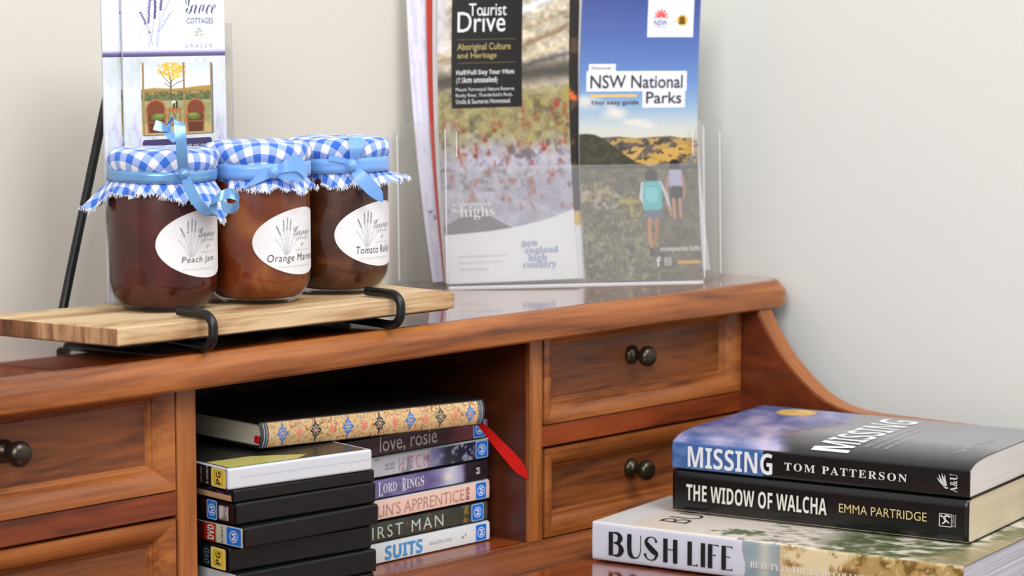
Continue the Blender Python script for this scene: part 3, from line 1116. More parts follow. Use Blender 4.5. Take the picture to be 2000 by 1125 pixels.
    S.rect(341, 344, 198, 212, (34, 44, 36))
    cv.C = np.where(ms[..., None], S.C, cv.C)
    cv.rect(276, 412, 271, 400, (70, 60, 100), 6)
    return cv


LC = leaflet_canvas()
LZ = PZ1 + .0024
LW, LH = .0945, .228


def cot_leaflet(x, y, label, ang, prn):
    t = thing('cottage_leaflet', label, 'leaflet', (x, y, LZ), ang, 'cottage leaflets in the small stand', rx=-.015)
    fn = lambda U, V: np.stack([U * LW, -.0006 - .0012 * np.sin(U * PI), V * LH], -1)
    painted('printed_front', LC, fn, M_print, t)
    MB().grid([[(LW * u, yy - .0012 * math.sin(u * PI), zz) for u in np.linspace(0, 1, 9)] for yy, zz in ((-.0005, 0), (-.0005, LH), (.0006, LH), (.0006, 0))], closed_u=True
              ).build('folded_pages', M_paper, t)
    f = lambda a, b: ((a - 243) / 200 * LW, -.0010 - .0012 * math.sin((a - 243) / 200 * PI), (578 + b) / 624 * LH)
    g = lambda v: 0
    F = lambda a, b: f(a, b)
    T = []
    decal('script_lettering', [text2d('Grace', 364, 425, -28, 10, 'script', shear=.2, off=-.012)], lambda a, b: f(a, b), ink((92, 92, 118)), t)
    decal('sans_lettering', [text2d('COTTAGES', 365, 419, -47, -36, off=-.004)], f, ink((142, 146, 166)), t)
    decal('place_lettering', [text2d('URALLA', 361, 416, -94, -86, space=1.8, off=-.01)], f, ink((176, 180, 196)), t)
    decal('white_lettering', [text2d('Hidden at the end of a no-through road, yet only', 280, 408, -290, -281)], f, ink((214, 212, 226)), t)
    return t


cot_leaflet(-.3081, .1000, 'cottage leaflet with lavender and verandah picture, in front of the other', 0, 1)
cot_leaflet(-.3234, .1032, 'lavender cottage leaflet mostly hidden, its left strip showing behind the other leaflet', 0, 1)
ls = thing('leaflet_stand', 'small clear acrylic leaflet stand behind the dark red jam jar', 'leaflet holder', (-.328, .1, PZ1))
st = MB()
for b in ((.014, .1178, .0105, .0122, 0, .196), (.1163, .1178, -.006, .0122, 0, .196), (.004, .1178, -.0065, .0122, 0, .0013), (.004, .1178, -.0065, -.0052, 0, .012)):
    st.box(*b)
lo = st.build('acrylic_body', G_acr, ls, bevel=.0004)
lo.rotation_euler = (-.015, 0, 0)
lo.location = (0, .0008, .0004)


# ================================================================== BROCHURE HOLDER AND BROCHURES
HR = math.radians(-35)
H0 = (.0538, .1945, TOPZ)
hold = thing('brochure_holder', 'clear acrylic two-pocket brochure holder at the right end of the raised shelf', 'brochure holder', H0, HR)


def lean(x, y, z):  # holder leans back a little
    return (x, y + z * .02, z)


hb = MB()
HW, HH = .282, .137
pts = [(0, 0), (HW, 0), (HW, HH - .006), (HW - .002, HH - .002), (HW - .006, HH), (.010, HH), (.004, HH - .003), (0, HH - .010)]
hb.prism(pts, -.002, 0)
hb._lean().build('back_panel', G_acr, hold, bevel=.0006)
fx0, fx1, fy = .0354, .2580, -.030
fp = [(fx0, 0), (fx1, 0), (fx1, HH - .004), (fx1 - .004, HH), (fx1 - .008, HH - .002), (fx1 - .0095, HH - .006), (fx1 - .0105, .108), (fx1 - .015, .1015), (fx1 - .022, .100),
      (fx0 + .022, .100), (fx0 + .015, .1015), (fx0 + .0105, .108), (fx0 + .0095, HH - .006), (fx0 + .008, HH - .002), (fx0 + .004, HH), (fx0, HH - .004)]
hb = MB()
hb.prism(fp, fy - .002, fy)
hb._lean().build('front_panel', G_acrf, hold, bevel=.0007)
for (xa, ya, xb, yb) in ((fx0, fy, .004, -.002), (fx1, fy, HW - .004, -.002)):
    d = Vector((xb - xa, yb - ya, 0)).normalized()
    n = Vector((-d.y, d.x, 0)) * .001
    s = MB()
    s.prism([(xa + n.x, ya + n.y), (xb + n.x, yb + n.y), (xb - n.x, yb - n.y), (xa - n.x, ya - n.y)], 0, HH - .001, 'z')
    s._lean().build('side_wall', G_acr, hold, bevel=.0004)
hb = MB()
hb.prism([(fx0, fy), (fx1, fy), (HW - .004, -.002), (.004, -.002)], 0, .002, 'z')
hb._lean().build('base_plate', G_acr, hold)
for xe in (fx0 + .0003, fx1 - .0009, fx0 + .0098, fx1 - .0106):  # thin white strips laid on as edge highlights
    z0_, z1_ = (.004, HH - .006) if xe < fx0 + .001 or xe > fx1 - .001 else (.108, HH - .008)
    MB().box(xe, xe + .0006, fy - .0023, fy - .0019, z0_, z1_)._lean().build('edge_highlight', M_edge, hold)
for xe in (.0008, HW - .0016):
    MB().box(xe, xe + .0006, -.0023, -.0019, .004, HH - .012)._lean().build('edge_highlight', M_edge, hold)
MB().box(fx0 + .002, fx1 - .002, fy - .0022, fy - .0018, .0002, .0012)._lean().build('edge_highlight', M_edge, hold)


def tourist_canvas():
    cv = Canvas(0, 262, -24, 555, 262, 580)
    X, Y = cv.X, cv.Y
    n = fbm(X / 30 + Y / 90, Y / 14 - X / 60, 1, 5)
    n2 = fbm(X / 9, Y / 9, 4, 4)
    base = np.stack([150 + 85 * n, 142 + 82 * n, 122 + 84 * n], -1) * (.72 + .5 * n2[..., None])
    cv.C = base
    cv.fill(np.exp(-((Y - (28 - (X - 175) * .45)) / 9) ** 2) * (X > 160) * .8, (226, 232, 246))
    cv.fill(np.exp(-((X - 8) / 14) ** 2) * (Y < 110) * .6, (214, 216, 228))
    for (ya, k, wd, c, al) in ((95, -.42, 6, (120, 98, 74), .6), (118, -.3, 5, (214, 204, 162), .6), (62, -.35, 4, (150, 128, 98), .5), (133, -.25, 5, (92, 88, 100), .7)):
        cv.fill(np.exp(-((Y - (ya + (X - 170) * k + 10 * fbm(X / 20, Y / 20, 7))) / wd) ** 2) * al, c)
    # crevice
    cr = np.exp(-((Y - (168 - (X - 20) * .09)) / 20) ** 2)
    cv.fill(cr * .9, (82, 80, 74))
    z = np.clip((Y - 172) / 24, 0, 1)
    g = np.stack([118 + 70 * n2, 112 + 66 * n2, 86 + 44 * n2], -1)
    cv.C = cv.C * (1 - z[..., None]) + g * z[..., None]
    cv.fill(np.clip((fbm(X / 26, Y / 26, 21) - .50) * 5, 0, 1) * (Y > 175) * (Y < 310) * .7 * np.clip((X - 60) / 60, 0, 1), (158, 150, 88))
    z = np.clip((Y - 268 + (fbm(X / 24, Y / 24, 31) - .5) * 60) / 44, 0, 1)
    n3 = .6 * fbm(X / 22, Y / 16, 71, 4) + .4 * n2
    g = np.stack([138 + 70 * n3, 136 + 70 * n3, 150 + 68 * n3], -1)
    cv.C = cv.C * (1 - z[..., None]) + g * z[..., None]
    cv.fill(np.clip((fbm(X / 16, Y / 16, 41) - .55) * 6, 0, 1) * (Y > 190) * (Y < 380) * .55, (86, 78, 74))
    cv.fill(np.clip((fbm(X / 12, Y / 18, 51) - .60) * 7, 0, 1) * (Y > 190) * (Y < 420) * .6, (152, 82, 62))
    rn = random.Random(5)
    for cx, cy, r in ((28, 252, 18), (48, 262, 14), (90, 280, 18), (110, 262, 14), (70, 310, 16), (95, 345, 12), (208, 300, 15), (222, 352, 14), (35, 300, 14), (120, 395, 12), (140, 300, 12), (235, 215, 14)):
        for k in range(5):
            a = -PI / 2 + (k - 2) * .42 + rn.uniform(-.1, .1)
            cv.line([(cx, cy), (cx + r * math.cos(a), cy + r * math.sin(a))], 2.4, (166, 66, 62) if cx > 150 else (140, 82, 62), .62 if cx > 150 else .30)
        cv.ell(cx, cy, r * .3, r * .3, (166, 74, 66) if cx > 150 else (140, 92, 76), .3)
    # light dunes and dark hill at the foot of the picture
    cv.fill(np.clip((Y - 398 + (X - 80) * .0) / 30, 0, 1) * (X < 60) * .4, (150, 146, 158))
    hill = [(0, 444), (18, 436), (45, 418), (72, 412), (92, 424), (118, 440), (150, 455), (262, 470)]
    cv.fill((Y > np.interp(X, *zip(*hill))) * .85, (112, 110, 108))
    cv.fill(np.exp(-((Y - np.interp(X, *zip(*hill))) / 2.0) ** 2) * (X > 60) * .7, (206, 204, 214))
    cv.below([(0, 461), (40, 459), (90, 456), (140, 450), (190, 441), (230, 430), (262, 419)], (226, 228, 228), 1.5)
    cv.C = np.clip((cv.C - 128) * 1.12 + 122, 0, 255)
    cv.below([(0, 461), (40, 459), (90, 456), (140, 450), (190, 441), (230, 430), (262, 419)], (228, 230, 230), 1.5)
    cv.rect(27 - .0, 166, -30, 218, (30, 28, 26))
    for y in (85, 130):
        cv.rect(39, 152, y, y + 2, (112, 102, 70))
    return cv


def nsw_canvas():
    cv = Canvas(0, 237, -4, 549, 237, 553)
    X, Y = cv.X, cv.Y
    cv.grad([(-4, (66, 82, 144)), (80, (84, 108, 172)), (160, (104, 140, 196)), (215, (148, 176, 204)), (250, (196, 202, 200)), (285, (214, 206, 184)), (600, (214, 206, 184))])
    for cx, cy, rx, ry, a in ((14, 200, 30, 16, .8), (70, 222, 26, 12, .9), (112, 240, 30, 7, .8), (132, 247, 20, 5, .7), (60, 208, 14, 8, .6)):
        d = np.sqrt(((X - cx) / rx) ** 2 + ((Y - cy) / ry) ** 2) + .5 * (fbm(X / 10, Y / 8, 3) - .5)
        cv.fill(np.clip(1.3 - d, 0, 1) * a, (224, 218, 208))
    n = fbm(X / 10, Y / 6, 11)
    cv.below([(0, 275), (40, 270), (75, 268), (110, 272), (140, 270), (180, 268), (237, 278)], (98, 92, 84), 2)
    m = (Y > 272) & (Y < 335)
    cv.fill(m & (fbm(X / 22 + Y / 30, Y / 12, 14) > .52), (178, 146, 86))
    cv.fill(m * (np.abs(Y - (322 - (X - 110) * .26)) < 14 - np.abs(X - 175) * .08) * (X > 95), (196, 158, 82))
    cv.fill(m * (np.abs((X - 108) + (Y - 300) * .8) < 12) * (Y > 288), (192, 156, 92))
    cv.fill(m & (n > .60), (74, 68, 58))
    cv.below([(0, 263), (14, 262), (30, 264), (52, 274), (80, 298), (110, 318), (150, 330), (237, 326)], (62, 62, 50), 2)
    cv.fill((fbm(X / 8, Y / 8, 17) > .55) & (Y > np.interp(X, [0, 30, 52, 80, 110, 237], [266, 268, 278, 300, 322, 334])) & (Y < 340), (76, 74, 58))
    g = fbm(X / 13, Y / 9, 23, 5)
    z = np.clip((Y - 328) / 6, 0, 1)[..., None]
    c = np.stack([60 + 90 * g, 60 + 84 * g, 48 + 68 * g], -1)
    cv.C = cv.C * (1 - z) + c * z
    cv.fill(np.clip((fbm(X / 9, Y / 8, 29) - .5) * 6, 0, 1) * (np.hypot((X - 44) / 46, (Y - 385) / 26) < 1), (178, 168, 150))
    cv.fill(np.clip((fbm(X / 7, Y / 9, 33) - .42) * 5, 0, 1) * (np.hypot((X - 98) / 26, (Y - 402) / 26) < 1), (168, 158, 70))
    cv.fill(np.clip((fbm(X / 6, Y / 10, 37) - .56) * 7, 0, 1) * (X < 150) * (Y > 430) * .8, (164, 162, 120))
    cv.fill(np.clip((fbm(X / 12, Y / 12, 43) - .45) * 4, 0, 1) * (X > 165) * (Y > 400) * .55, (122, 106, 92))
    cv.fill(np.clip((fbm(X / 8, Y / 7, 61) - .52) * 6, 0, 1) * (Y > 420) * (X < 130) * .55, (150, 150, 128))
    cv.fill(np.clip((fbm(X / 5, Y / 6, 67) - .50) * 6, 0, 1) * (np.hypot((X - 30) / 40, (Y - 375) / 20) < 1) * .8, (176, 160, 96))
    # rear hiker
    cv.ell(188, 326, 11, 12, (34, 28, 26), .15)
    cv.rect(176, 203, 334, 372, (176, 176, 204), 6)
    cv.line([(175, 346), (170, 372), (173, 394)], 5, (186, 140, 110))
    cv.line([(204, 346), (208, 374), (203, 392)], 5, (176, 130, 100))
    cv.rect(178, 203, 366, 394, (40, 40, 44), 5)
    for x in (184, 197):
        cv.line([(x, 392), (x + 1, 428)], 6, (190, 142, 108))
    # front hiker
    cv.line([(122, 360), (118, 388), (124, 400)], 6, (214, 216, 216))
    cv.line([(158, 358), (170, 386), (176, 412)], 6, (206, 208, 212))
    cv.line([(174, 405), (178, 424)], 4, (196, 146, 110))
    cv.ell(140, 346, 13, 14, (40, 28, 24), .15)
    cv.rect(122, 160, 356, 416, (96, 190, 194), 10)
    cv.rect(128, 152, 368, 398, (126, 208, 210), 6)
    cv.rect(126, 160, 412, 432, (104, 114, 130), 4)
    cv.line([(134, 430), (132, 460), (136, 490)], 8, (196, 138, 100))
    cv.line([(150, 430), (148, 450), (142, 476)], 7, (178, 122, 88))
    cv.rect(130, 140, 486, 502, (80, 60, 50))
    # white boxes and emblems
    cv.rect(130, 223, -10, 75, (232, 236, 246))
    for k in range(7):
        a = PI + k * PI / 6
        cv.line([(157 + 4 * math.cos(a), 37 + 4 * math.sin(a)), (157 + 13 * math.cos(a), 37 + 15 * math.sin(a))], 4.2, (226, 92, 92))
    cv.rect(140, 174, 37.5, 41, (232, 236, 246))
    cv.ell(200, 42, 11, 11, (226, 180, 60), .12)
    cv.ell(200, 40, 6, 6, (110, 74, 36), .3)
    cv.rect(193, 207, 44, 50, (96, 70, 40), 3)
    cv.rect(18, 70, 127, 143, (232, 234, 242))
    cv.rect(14, 213, 141, 180, (232, 234, 242))
    cv.rect(124, 210, 179, 212, (232, 234, 242))
    cv.rect(22, 112, 186, 191, (222, 190, 96))
    cv.rect(186, 237 - 4, 513, 519, (222, 166, 60))
    return cv


def brochure(cv, w, h, x, y, label, roll=0, name='brochure', bow=.003, lean_=.055, thick=.0018, pagem=None, texts=None, group=None):
    t = thing(name, label, 'brochure', (0, 0, 0), 0, group)
    t.parent = None
    c, s = math.cos(HR), math.sin(HR)
    t.location = (H0[0] + c * x - s * y, H0[1] + s * x + c * y, TOPZ + .0026 + max(roll, 0) * w)
    t.rotation_euler = Matrix.Rotation(HR, 3, 'Z').__matmul__(Matrix.Rotation(-lean_, 3, 'X')).__matmul__(Matrix.Rotation(roll, 3, 'Y')).to_euler()
    fn = lambda U, V: np.stack([U * w - .004 * np.sin(V * PI) * 1, -bow * np.sin(U * PI) - .0006 + 0 * V, V * h], -1)
    if cv is not None:
        painted('printed_cover', cv, fn, M_gloss, t)
    pg = MB()
    us = np.linspace(0, 1, 9)
    for (ya, yb) in ((-.0004, thick),):
        R = []
        for vv in np.linspace(0, 1, 13):
            R.append([(u * w - .004 * math.sin(vv * PI), -bow * math.sin(u * PI) + ya, vv * h) for u in us] + [(u * w - .004 * math.sin(vv * PI), -bow * math.sin(u * PI) + yb, vv * h) for u in us[::-1]])
        pg.grid(R, closed_v=True)
        n = len(pg.v)
        k = 18
        pg.f.append(tuple(range(k)))
        pg.f.append(tuple(range(n - k, n)))
    pg.build('folded_pages', pagem or M_paper, t)
    if texts:
        W_, H_, Y1 = texts['W'], texts['H'], texts['Y1']

        def f(a, b, e=.0012):
            u = a / W_
            v = (Y1 + b) / H_
            return (u * w - .004 * math.sin(v * PI), -bow * math.sin(u * PI) - e, v * h)
        for nm, col, lst in texts['L']:
            decal(nm, [z for z in lst], f, ink(col), t)
    return t


def t2(s, x0, x1, ya, yb, *a, **k):  # picture rows downwards
    return text2d(s, x0, x1, -yb, -ya, *a, **k)


TT = dict(W=262, H=579, Y1=555, L=[
    ('title_lettering', (222, 222, 222), [t2('Tourist', 60, 134, 17, 41, off=.005), t2('Drive', 38, 132, 33, 72, off=.004)]),
    ('gold_lettering', (178, 160, 104), [t2('Aboriginal Culture', 38, 143, 93, 110, off=.006), t2('and Heritage', 38, 115, 111, 125, off=.006)]),
    ('white_lettering', (214, 214, 214), [t2('Half/Full Day Tour 99km', 36, 150, 144, 156, 'bold'), t2('(7.5km unsealed)', 36, 117, 158, 172, 'bold'),
                                          t2('Mount Yarrowyck Nature Reserve,', 35, 151, 178, 187), t2("Rocky River, Thunderbolt's Rock,", 35, 147, 189, 198), t2('Uralla & Saumarez Homestead', 35, 141, 200, 209)]),
    ('slogan_lettering', (226, 226, 226), [t2('experience', 20, 96, 398, 408, 'serif'), t2('the', 17, 34, 410, 418, 'serif'), t2('highs', 33, 102, 406, 433, 'serif')]),
    ('blue_lettering', (142, 158, 196), [t2('new', 150, 184, 478, 489, 'serif'), t2('england', 156, 224, 489, 505, 'serif'), t2('high', 162, 200, 503, 521, 'serif'), t2('country', 150, 218, 517, 534, 'serif')]),
    ('grey_lettering', (196, 200, 202), [t2('newenglandhighcountry.com.au', 24, 120, 500, 506), t2('Download self-drive tour maps', 24, 108, 512, 518), t2('discoveruralla.com', 24, 80, 524, 530)]),
])
NT = dict(W=237, H=553, Y1=549, L=[
    ('title_lettering', (52, 56, 66), [t2('NSW National', 21, 205, 148, 174, off=.010), t2('Parks', 131, 203, 181, 204, off=.010)]),
    ('discover_lettering', (70, 74, 84), [t2('Discover', 23, 62, 131, 137)]), ('guide_lettering', (70, 74, 84), [t2('Your easy guide', 22, 116, 197, 208, 'bold')]),
    ('emblem_lettering', (70, 84, 140), [t2('NSW', 143, 170, 41, 52), t2('GOVERNMENT', 145, 168, 54, 56)]),
    ('white_lettering', (226, 226, 226), [t2('nswparks.info', 152, 234, 484, 497, 'bold'), t2('f', 142, 152, 505, 524, 'bold')] +
     [stroke2d([(160, -507), (172, -507), (172, -521), (160, -521), (160, -507)], 2), stroke2d([(166 + 3.5 * math.cos(a), -514 + 3.5 * math.sin(a)) for a in np.linspace(0, 2 * PI, 12)], 1.6)]),
])
GB = 'brochures standing in the acrylic holder'
brochure(tourist_canvas(), .1115, .2485, .0385, -.0238, 'tourist drive brochure with black title panel and red rock art hands', roll=-.020, texts=TT, group=GB, thick=.002)
# a second copy of the drive brochure shows as a dark strip at the right of the first
cb = Canvas(0, 100, 0, 555, 40, 200)
cb.C[:] = (42, 38, 36)
cb.fill((fbm(cb.X / 6, cb.Y / 20, 3) > .66), (84, 66, 52))
cb.line([(88, 190), (97, 212)], 6, (224, 110, 50))
cb.rect(0, 100, 426, 560, (212, 176, 92))
cb.below([(0, 462), (100, 452)], (224, 226, 226), 2)
brochure(cb, .1090, .2440,   .0490, -.0202, 'dark-edged brochure with gold flash peeking out right of the rock art one', roll=-.016, group=GB, bow=.0018, thick=.0018)
cr = Canvas(0, 10, 0, 10, 4, 20)
cr.C[:] = (190, 58, 42)
brochure(None, .1050, .2560, .0378, -.0155, 'white brochure edge between the red one and the rock art one', roll=-.028, group=GB, bow=.002, thick=.0015)
brochure(cr, .100, .250, .0370, -.0120, 'red brochure seen as a thin strip left of the rock art one', roll=-.048, group=GB, name='brochure', thick=.001)
cw = Canvas(0, 100, 0, 555, 60, 300)
cw.C[:] = (222, 220, 238)
cw.rect(3, 12, 428, 444, (110, 118, 150))
cw.fill(fbm(cw.X / 3, cw.Y / 60, 2) > .6, (206, 204, 224))
brochure(cw, .100, .262, .0285, -.0078, 'pale lilac brochure leaning furthest left at the back of the holder', roll=-.075, group=GB, name='brochure', thick=.003)
brochure(nsw_canvas(), .1030, .2372, .1555, -.0235, 'national parks brochure with two hikers under a blue sky', texts=NT, group=GB, thick=.002)
brochure(None, .1050, .2340, .1545, -.0198, 'plain white brochure edge directly behind the hikers brochure', group=GB, thick=.0040, name='brochure')
brochure(None, .1050, .2200, .1640, -.0100, 'white brochure slanting out at the lower right side of the holder', roll=-.055, group=GB, thick=.004, name='brochure')


# ================================================================== DVD CASES
DL, DD, DT = .180, .1175, .0155
SH = .0295      # the left ends of the right-hand pile stand behind the left-hand pile


def dvd(loc, rz, label, group, T=DT, spine=None, plastic=M_case, texts=(), rating=None, top=None, L=DL, extra=None, D=DD):
    t = thing('dvd_case', label, 'dvd case', loc, rz, group)
    h = T * .53
    MB().box(0, L, .0005, D, 0, T).build('case', plastic, t, bevel=min(.0019, T * .15), seg=3)
    c = MB()
    c.box(.0022, L - .0022, .009, D + .00012, h - .00018, h + .00018)
    c.box(-.00012, L + .00012, .009, D - .0022, h - .00018, h + .00018)
    c.build('closing_seam', M_seamw if plastic is M_clearcase else M_seam, t)
    if spine is not None:
        fn = lambda U, V: np.stack([.0015 + U * (L - .003), 0 * U - .0001 - .0004 * np.sin(V * PI), .0009 + V * (T - .0018)], -1)
        painted('spine_insert', spine, fn, M_gloss, t, smooth=False)
    if top is not None:
        MB().box(.002, L - .002, .002, D - .004, T, T + .0002).build('cover_insert', top, t)
        MB().prism([(L - .030, .003), (L - .003, .003), (L - .003, .060), (L - .012, .074), (L - .030, .040)], T + .0002, T + .00035, 'z').build('cover_print', mat('pale yellow print', (196, 190, 104), .3), t)
    f = lambda a, b: (a, -.00075, b)
    if rating:
        typ, xa, xb = rating
        col = {'M': (24, 112, 214), 'PG': (236, 208, 78)}[typ]
        za, zb = T * .5 - (T * .40), T * .5 + (T * .40)
        o = decal('rating_label', [rrect2d(xa - .0006, xb + .0006, za - .0005, zb + .0005, .0015)], lambda a, b: (a, -.00060, b), ink((196, 214, 240) if typ == 'M' else (232, 228, 190)), t)
        decal('rating_panel', [rrect2d(xa, xb, za, zb, .0012)], lambda a, b: (a, -.00068, b), ink(col), o)
        xm, zm = (xa + xb) / 2, T / 2
        if typ == 'M':
            parts = [text2d('M', xm - .0017, xm + .0021, zm - .0024, zm + .0024, 'bold', rot=1)]
            rg = [(xm + .0039 * math.cos(a), zm + .0039 * math.sin(a)) for a in np.linspace(0, 2 * PI, 20)]
            parts.append(stroke2d(rg, .0006))
            decal('rating_lettering', parts, lambda a, b: (a, -.00078, b), ink((226, 236, 246)), o)
        else:
            r0, r1 = zm - .0048, zm + .0048
            parts = [text2d('PG', xm - .0030, xm + .0030, zm - .0042, zm + .0042, 'bold', rot=1),
                     stroke2d([(xm - .0048, r0), (xm + .0048, r0), (xm + .0048, r1), (xm - .0048, r1), (xm - .0048, r0)], .0004)]
            decal('rating_lettering', parts, lambda a, b: (a, -.00078, b), ink((40, 38, 24)), o)
    for nm, col, parts in texts:
        decal(nm, parts, f, ink(col), t)
    return t


def spc(fn, n=180, k=14, L_=None):
    cv = Canvas(0, L_ * 1000, 0, 15.5, n, k) if L_ else Canvas(SH * 1000, (SH + DL) * 1000, 0, 15.5, n, k)
    fn(cv)
    return cv


def flat(c):
    return lambda cv: cv.C.__setitem__(slice(None), c)


def s_rosie(cv):
    cv.C[:] = (66, 34, 42)
    cv.fill(np.clip((cv.X - 160) / 40, 0, 1) * .8, (132, 66, 74))
    cv.mul(.8 + .4 * fbm(cv.X / 8, cv.Y / 30, 3))
    cv.C = cv.C + 10


def s_hitch(cv):
    cv.C[:] = (206, 206, 218)
    cv.fill(np.clip((cv.X - 140) / 14, 0, 1), (92, 96, 152))
    cv.fill(np.clip((cv.X - 152) / 10, 0, 1), (48, 56, 62))
    cv.fill(np.exp(-((cv.X - 148) / 6) ** 2) * .7, (120, 120, 190))
    cv.fill(np.clip((cv.X - 168) / 8, 0, 1), (30, 32, 66))
    cv.fill(fbm(cv.X / 7, cv.Y / 6, 9) > .66, (150, 150, 172))


def s_lord(cv):
    n = fbm(cv.X / 14, cv.Y / 5, 5)
    cv.C = np.stack([80 + 80 * n, 74 + 74 * n, 118 + 90 * n], -1)
    cv.fill(np.exp(-((cv.X - 168) / 12) ** 2), (206, 206, 226))
    cv.fill(np.exp(-((cv.X - 164) / 4) ** 2 - ((cv.Y - 8) / 4) ** 2), (236, 226, 214))
    cv.fill(np.clip((cv.X - 180) / 5, 0, 1), (40, 30, 38))


def s_first(cv):
    n = fbm(cv.X / 6, cv.Y / 6, 15)
    cv.C = np.stack([52 + 24 * n, 56 + 24 * n, 52 + 20 * n], -1)
    cv.fill(np.clip((fbm(cv.X / 5, cv.Y / 4, 25) - .66) * 8, 0, 1), (120, 72, 54))
    cv.fill((np.abs(cv.X - 185) < 3) & (fbm(cv.X / 2, cv.Y / 2, 27) > .5), (130, 112, 60))


def s_suits(cv):
    cv.C[:] = (222, 226, 226)
    cv.ell(182, 7, .7, 1.4, (90, 150, 170))
    cv.ell(179, 9, 1.0, 1.0, (120, 120, 110))


YR = .0305
GR = 'dvd cases in the right-hand pile'
base = .0006
tops = [0, .0164, .0328, .0490, .0652, .0815]
RS = [
    ('SUITS', 'white spined dvd case lettered SUITS in blue, bottom of the right pile', s_suits, M_clearcase,
     [('title_lettering', (72, 150, 214), [text2d('SUITS', .0935, .1335, .0022, .0128, 'bold', off=.01)]), ('season_lettering', (168, 176, 180), [text2d('SEASON ONE', .1405, .1650, .0062, .0088)])],
     ('M', .1925, .2040), 0),
    ('FIRST', 'dark grey dvd case lettered FIRST MAN in thin pale capitals', s_first, M_case,
     [('title_lettering', (196, 206, 200), [text2d('FIRST MAN', .0740, .1585, .0028, .0120, off=-.004, space=1.25)])], ('M', .1905, .2030), -.002),
    ('LIN', "salmon pink spined dvd case lettered LIN'S APPRENTICE, fourth from the top", flat((240, 200, 184)), M_clearcase,
     [('title_lettering', (170, 140, 130), [text2d("MERLIN'S APPRENTICE", .0640, .1795, .0030, .0120, off=-.012)]), ('dvd_lettering', (120, 50, 56), [text2d('DVD', .1815, .1850, .0030, .0125, rot=1, kind='bold')])],
     ('M', .1925, .2040), .0005),
    ('LORD', 'purple dvd case lettered LORD OF THE RINGS with a white glow', s_lord, M_case,
     [('title_lettering', (226, 222, 232), [text2d('L', .0885, .0935, .0022, .0128, 'serif'), text2d('ORD', .0938, .1080, .0042, .0112, 'serif'), text2d('R', .1135, .1180, .0030, .0128, 'serif'), text2d('INGS', .1183, .1370, .0042, .0116, 'serif')]),
      ('of_the_lettering', (176, 160, 190), [text2d('OF THE', .1085, .1130, .0060, .0096)]), ('rating_lettering', (206, 206, 212), [text2d('M', .1945, .1985, .0052, .0102, 'bold', rot=1)])], None, -.0015),
    ('HITCH', 'white to navy dvd case lettered HITCH in thin red capitals', s_hitch, M_clearcase,
     [('title_lettering', (214, 110, 120), [text2d('HITCH', .1085, .1395, .0026, .0126, off=-.02, space=1.3)]), ('small_lettering', (130, 134, 150), [text2d('WILL SMITH', .0935, .1035, .0074, .0098), text2d('KEVIN JAMES', .0935, .1035, .0046, .0068)]),
      ('code_lettering', (170, 176, 200), [text2d('DVD VIDEO', .1890, .1905, .0035, .0120, rot=1)])], ('M', .1925, .2050), .001),
    ('ROSIE', 'maroon dvd case lettered love, rosie just under the patterned journal', s_rosie, M_case,
     [('title_lettering', (206, 204, 206), [text2d('love, rosie', .0905, .1515, .0012, .0146, off=.004)])], ('M', .1925, .2045), -.0015),
]
for (k, lab, sp, pm, tx, rt, dx), z in zip(RS, tops):
    tx = [(n_, c_, [(v_ - [SH, 0], f_) for v_, f_ in l_]) for n_, c_, l_ in tx]
    rt = rt and (rt[0], rt[1] - SH, rt[2] - SH)
    dvd((-.1885 + dx, YR + abs(dx) * .3, base + z), random.uniform(-.004, .004), lab, GR, spine=spc(sp), plastic=pm, texts=tx, rating=rt)

# left pile: the spines face left, the short ends face the room
GLft = 'dvd cases in the left-hand pile'


LLn = .190


def ldvd(z, xr, y, ang, label, T=DT, Dw=.1230, **kw):
    """xr,y: right front corner seen from the room"""
    a = math.radians(ang)
    # local x+ -> towards the room, local y+ -> right
    rz = -PI / 2 + a
    cx, sx = math.cos(rz), math.sin(rz)
    lx, ly = LLn, Dw
    ox = xr - (lx * cx - ly * sx)
    oy = y - (lx * sx + ly * cx)
    return dvd((ox, oy, base + z), rz, label, GLft, T=T, D=Dw, L=LLn, **kw)


def lt(s, d0, d1, z0, z1, kind='sans', **k):  # text reading up the spine, at distance d from the near end
    return text2d(s, LLn - d1, LLn - d0, z0, z1, kind, rot=1, **k)


def s_l3(cv):
    cv.C[:] = (44, 24, 24)
    cv.rect(LLn * 1000 - 17.5, LLn * 1000 - 7, 2.5, 13.5, (206, 200, 200))


def s_l4(cv):
    cv.C[:] = (196, 196, 176)
    cv.rect(0, LLn * 1000 - 29, 0, 16, (172, 40, 34))
    cv.rect(0, LLn * 1000 - 42, 0, 16, (90, 24, 22))


def s_l2(cv):
    cv.C[:] = (36, 26, 36)
    cv.fill(fbm(cv.X / 5, cv.Y / 4, 3) > .6, (74, 60, 84))
    cv.rect(0, 300, 6, 16, (206, 160, 124))


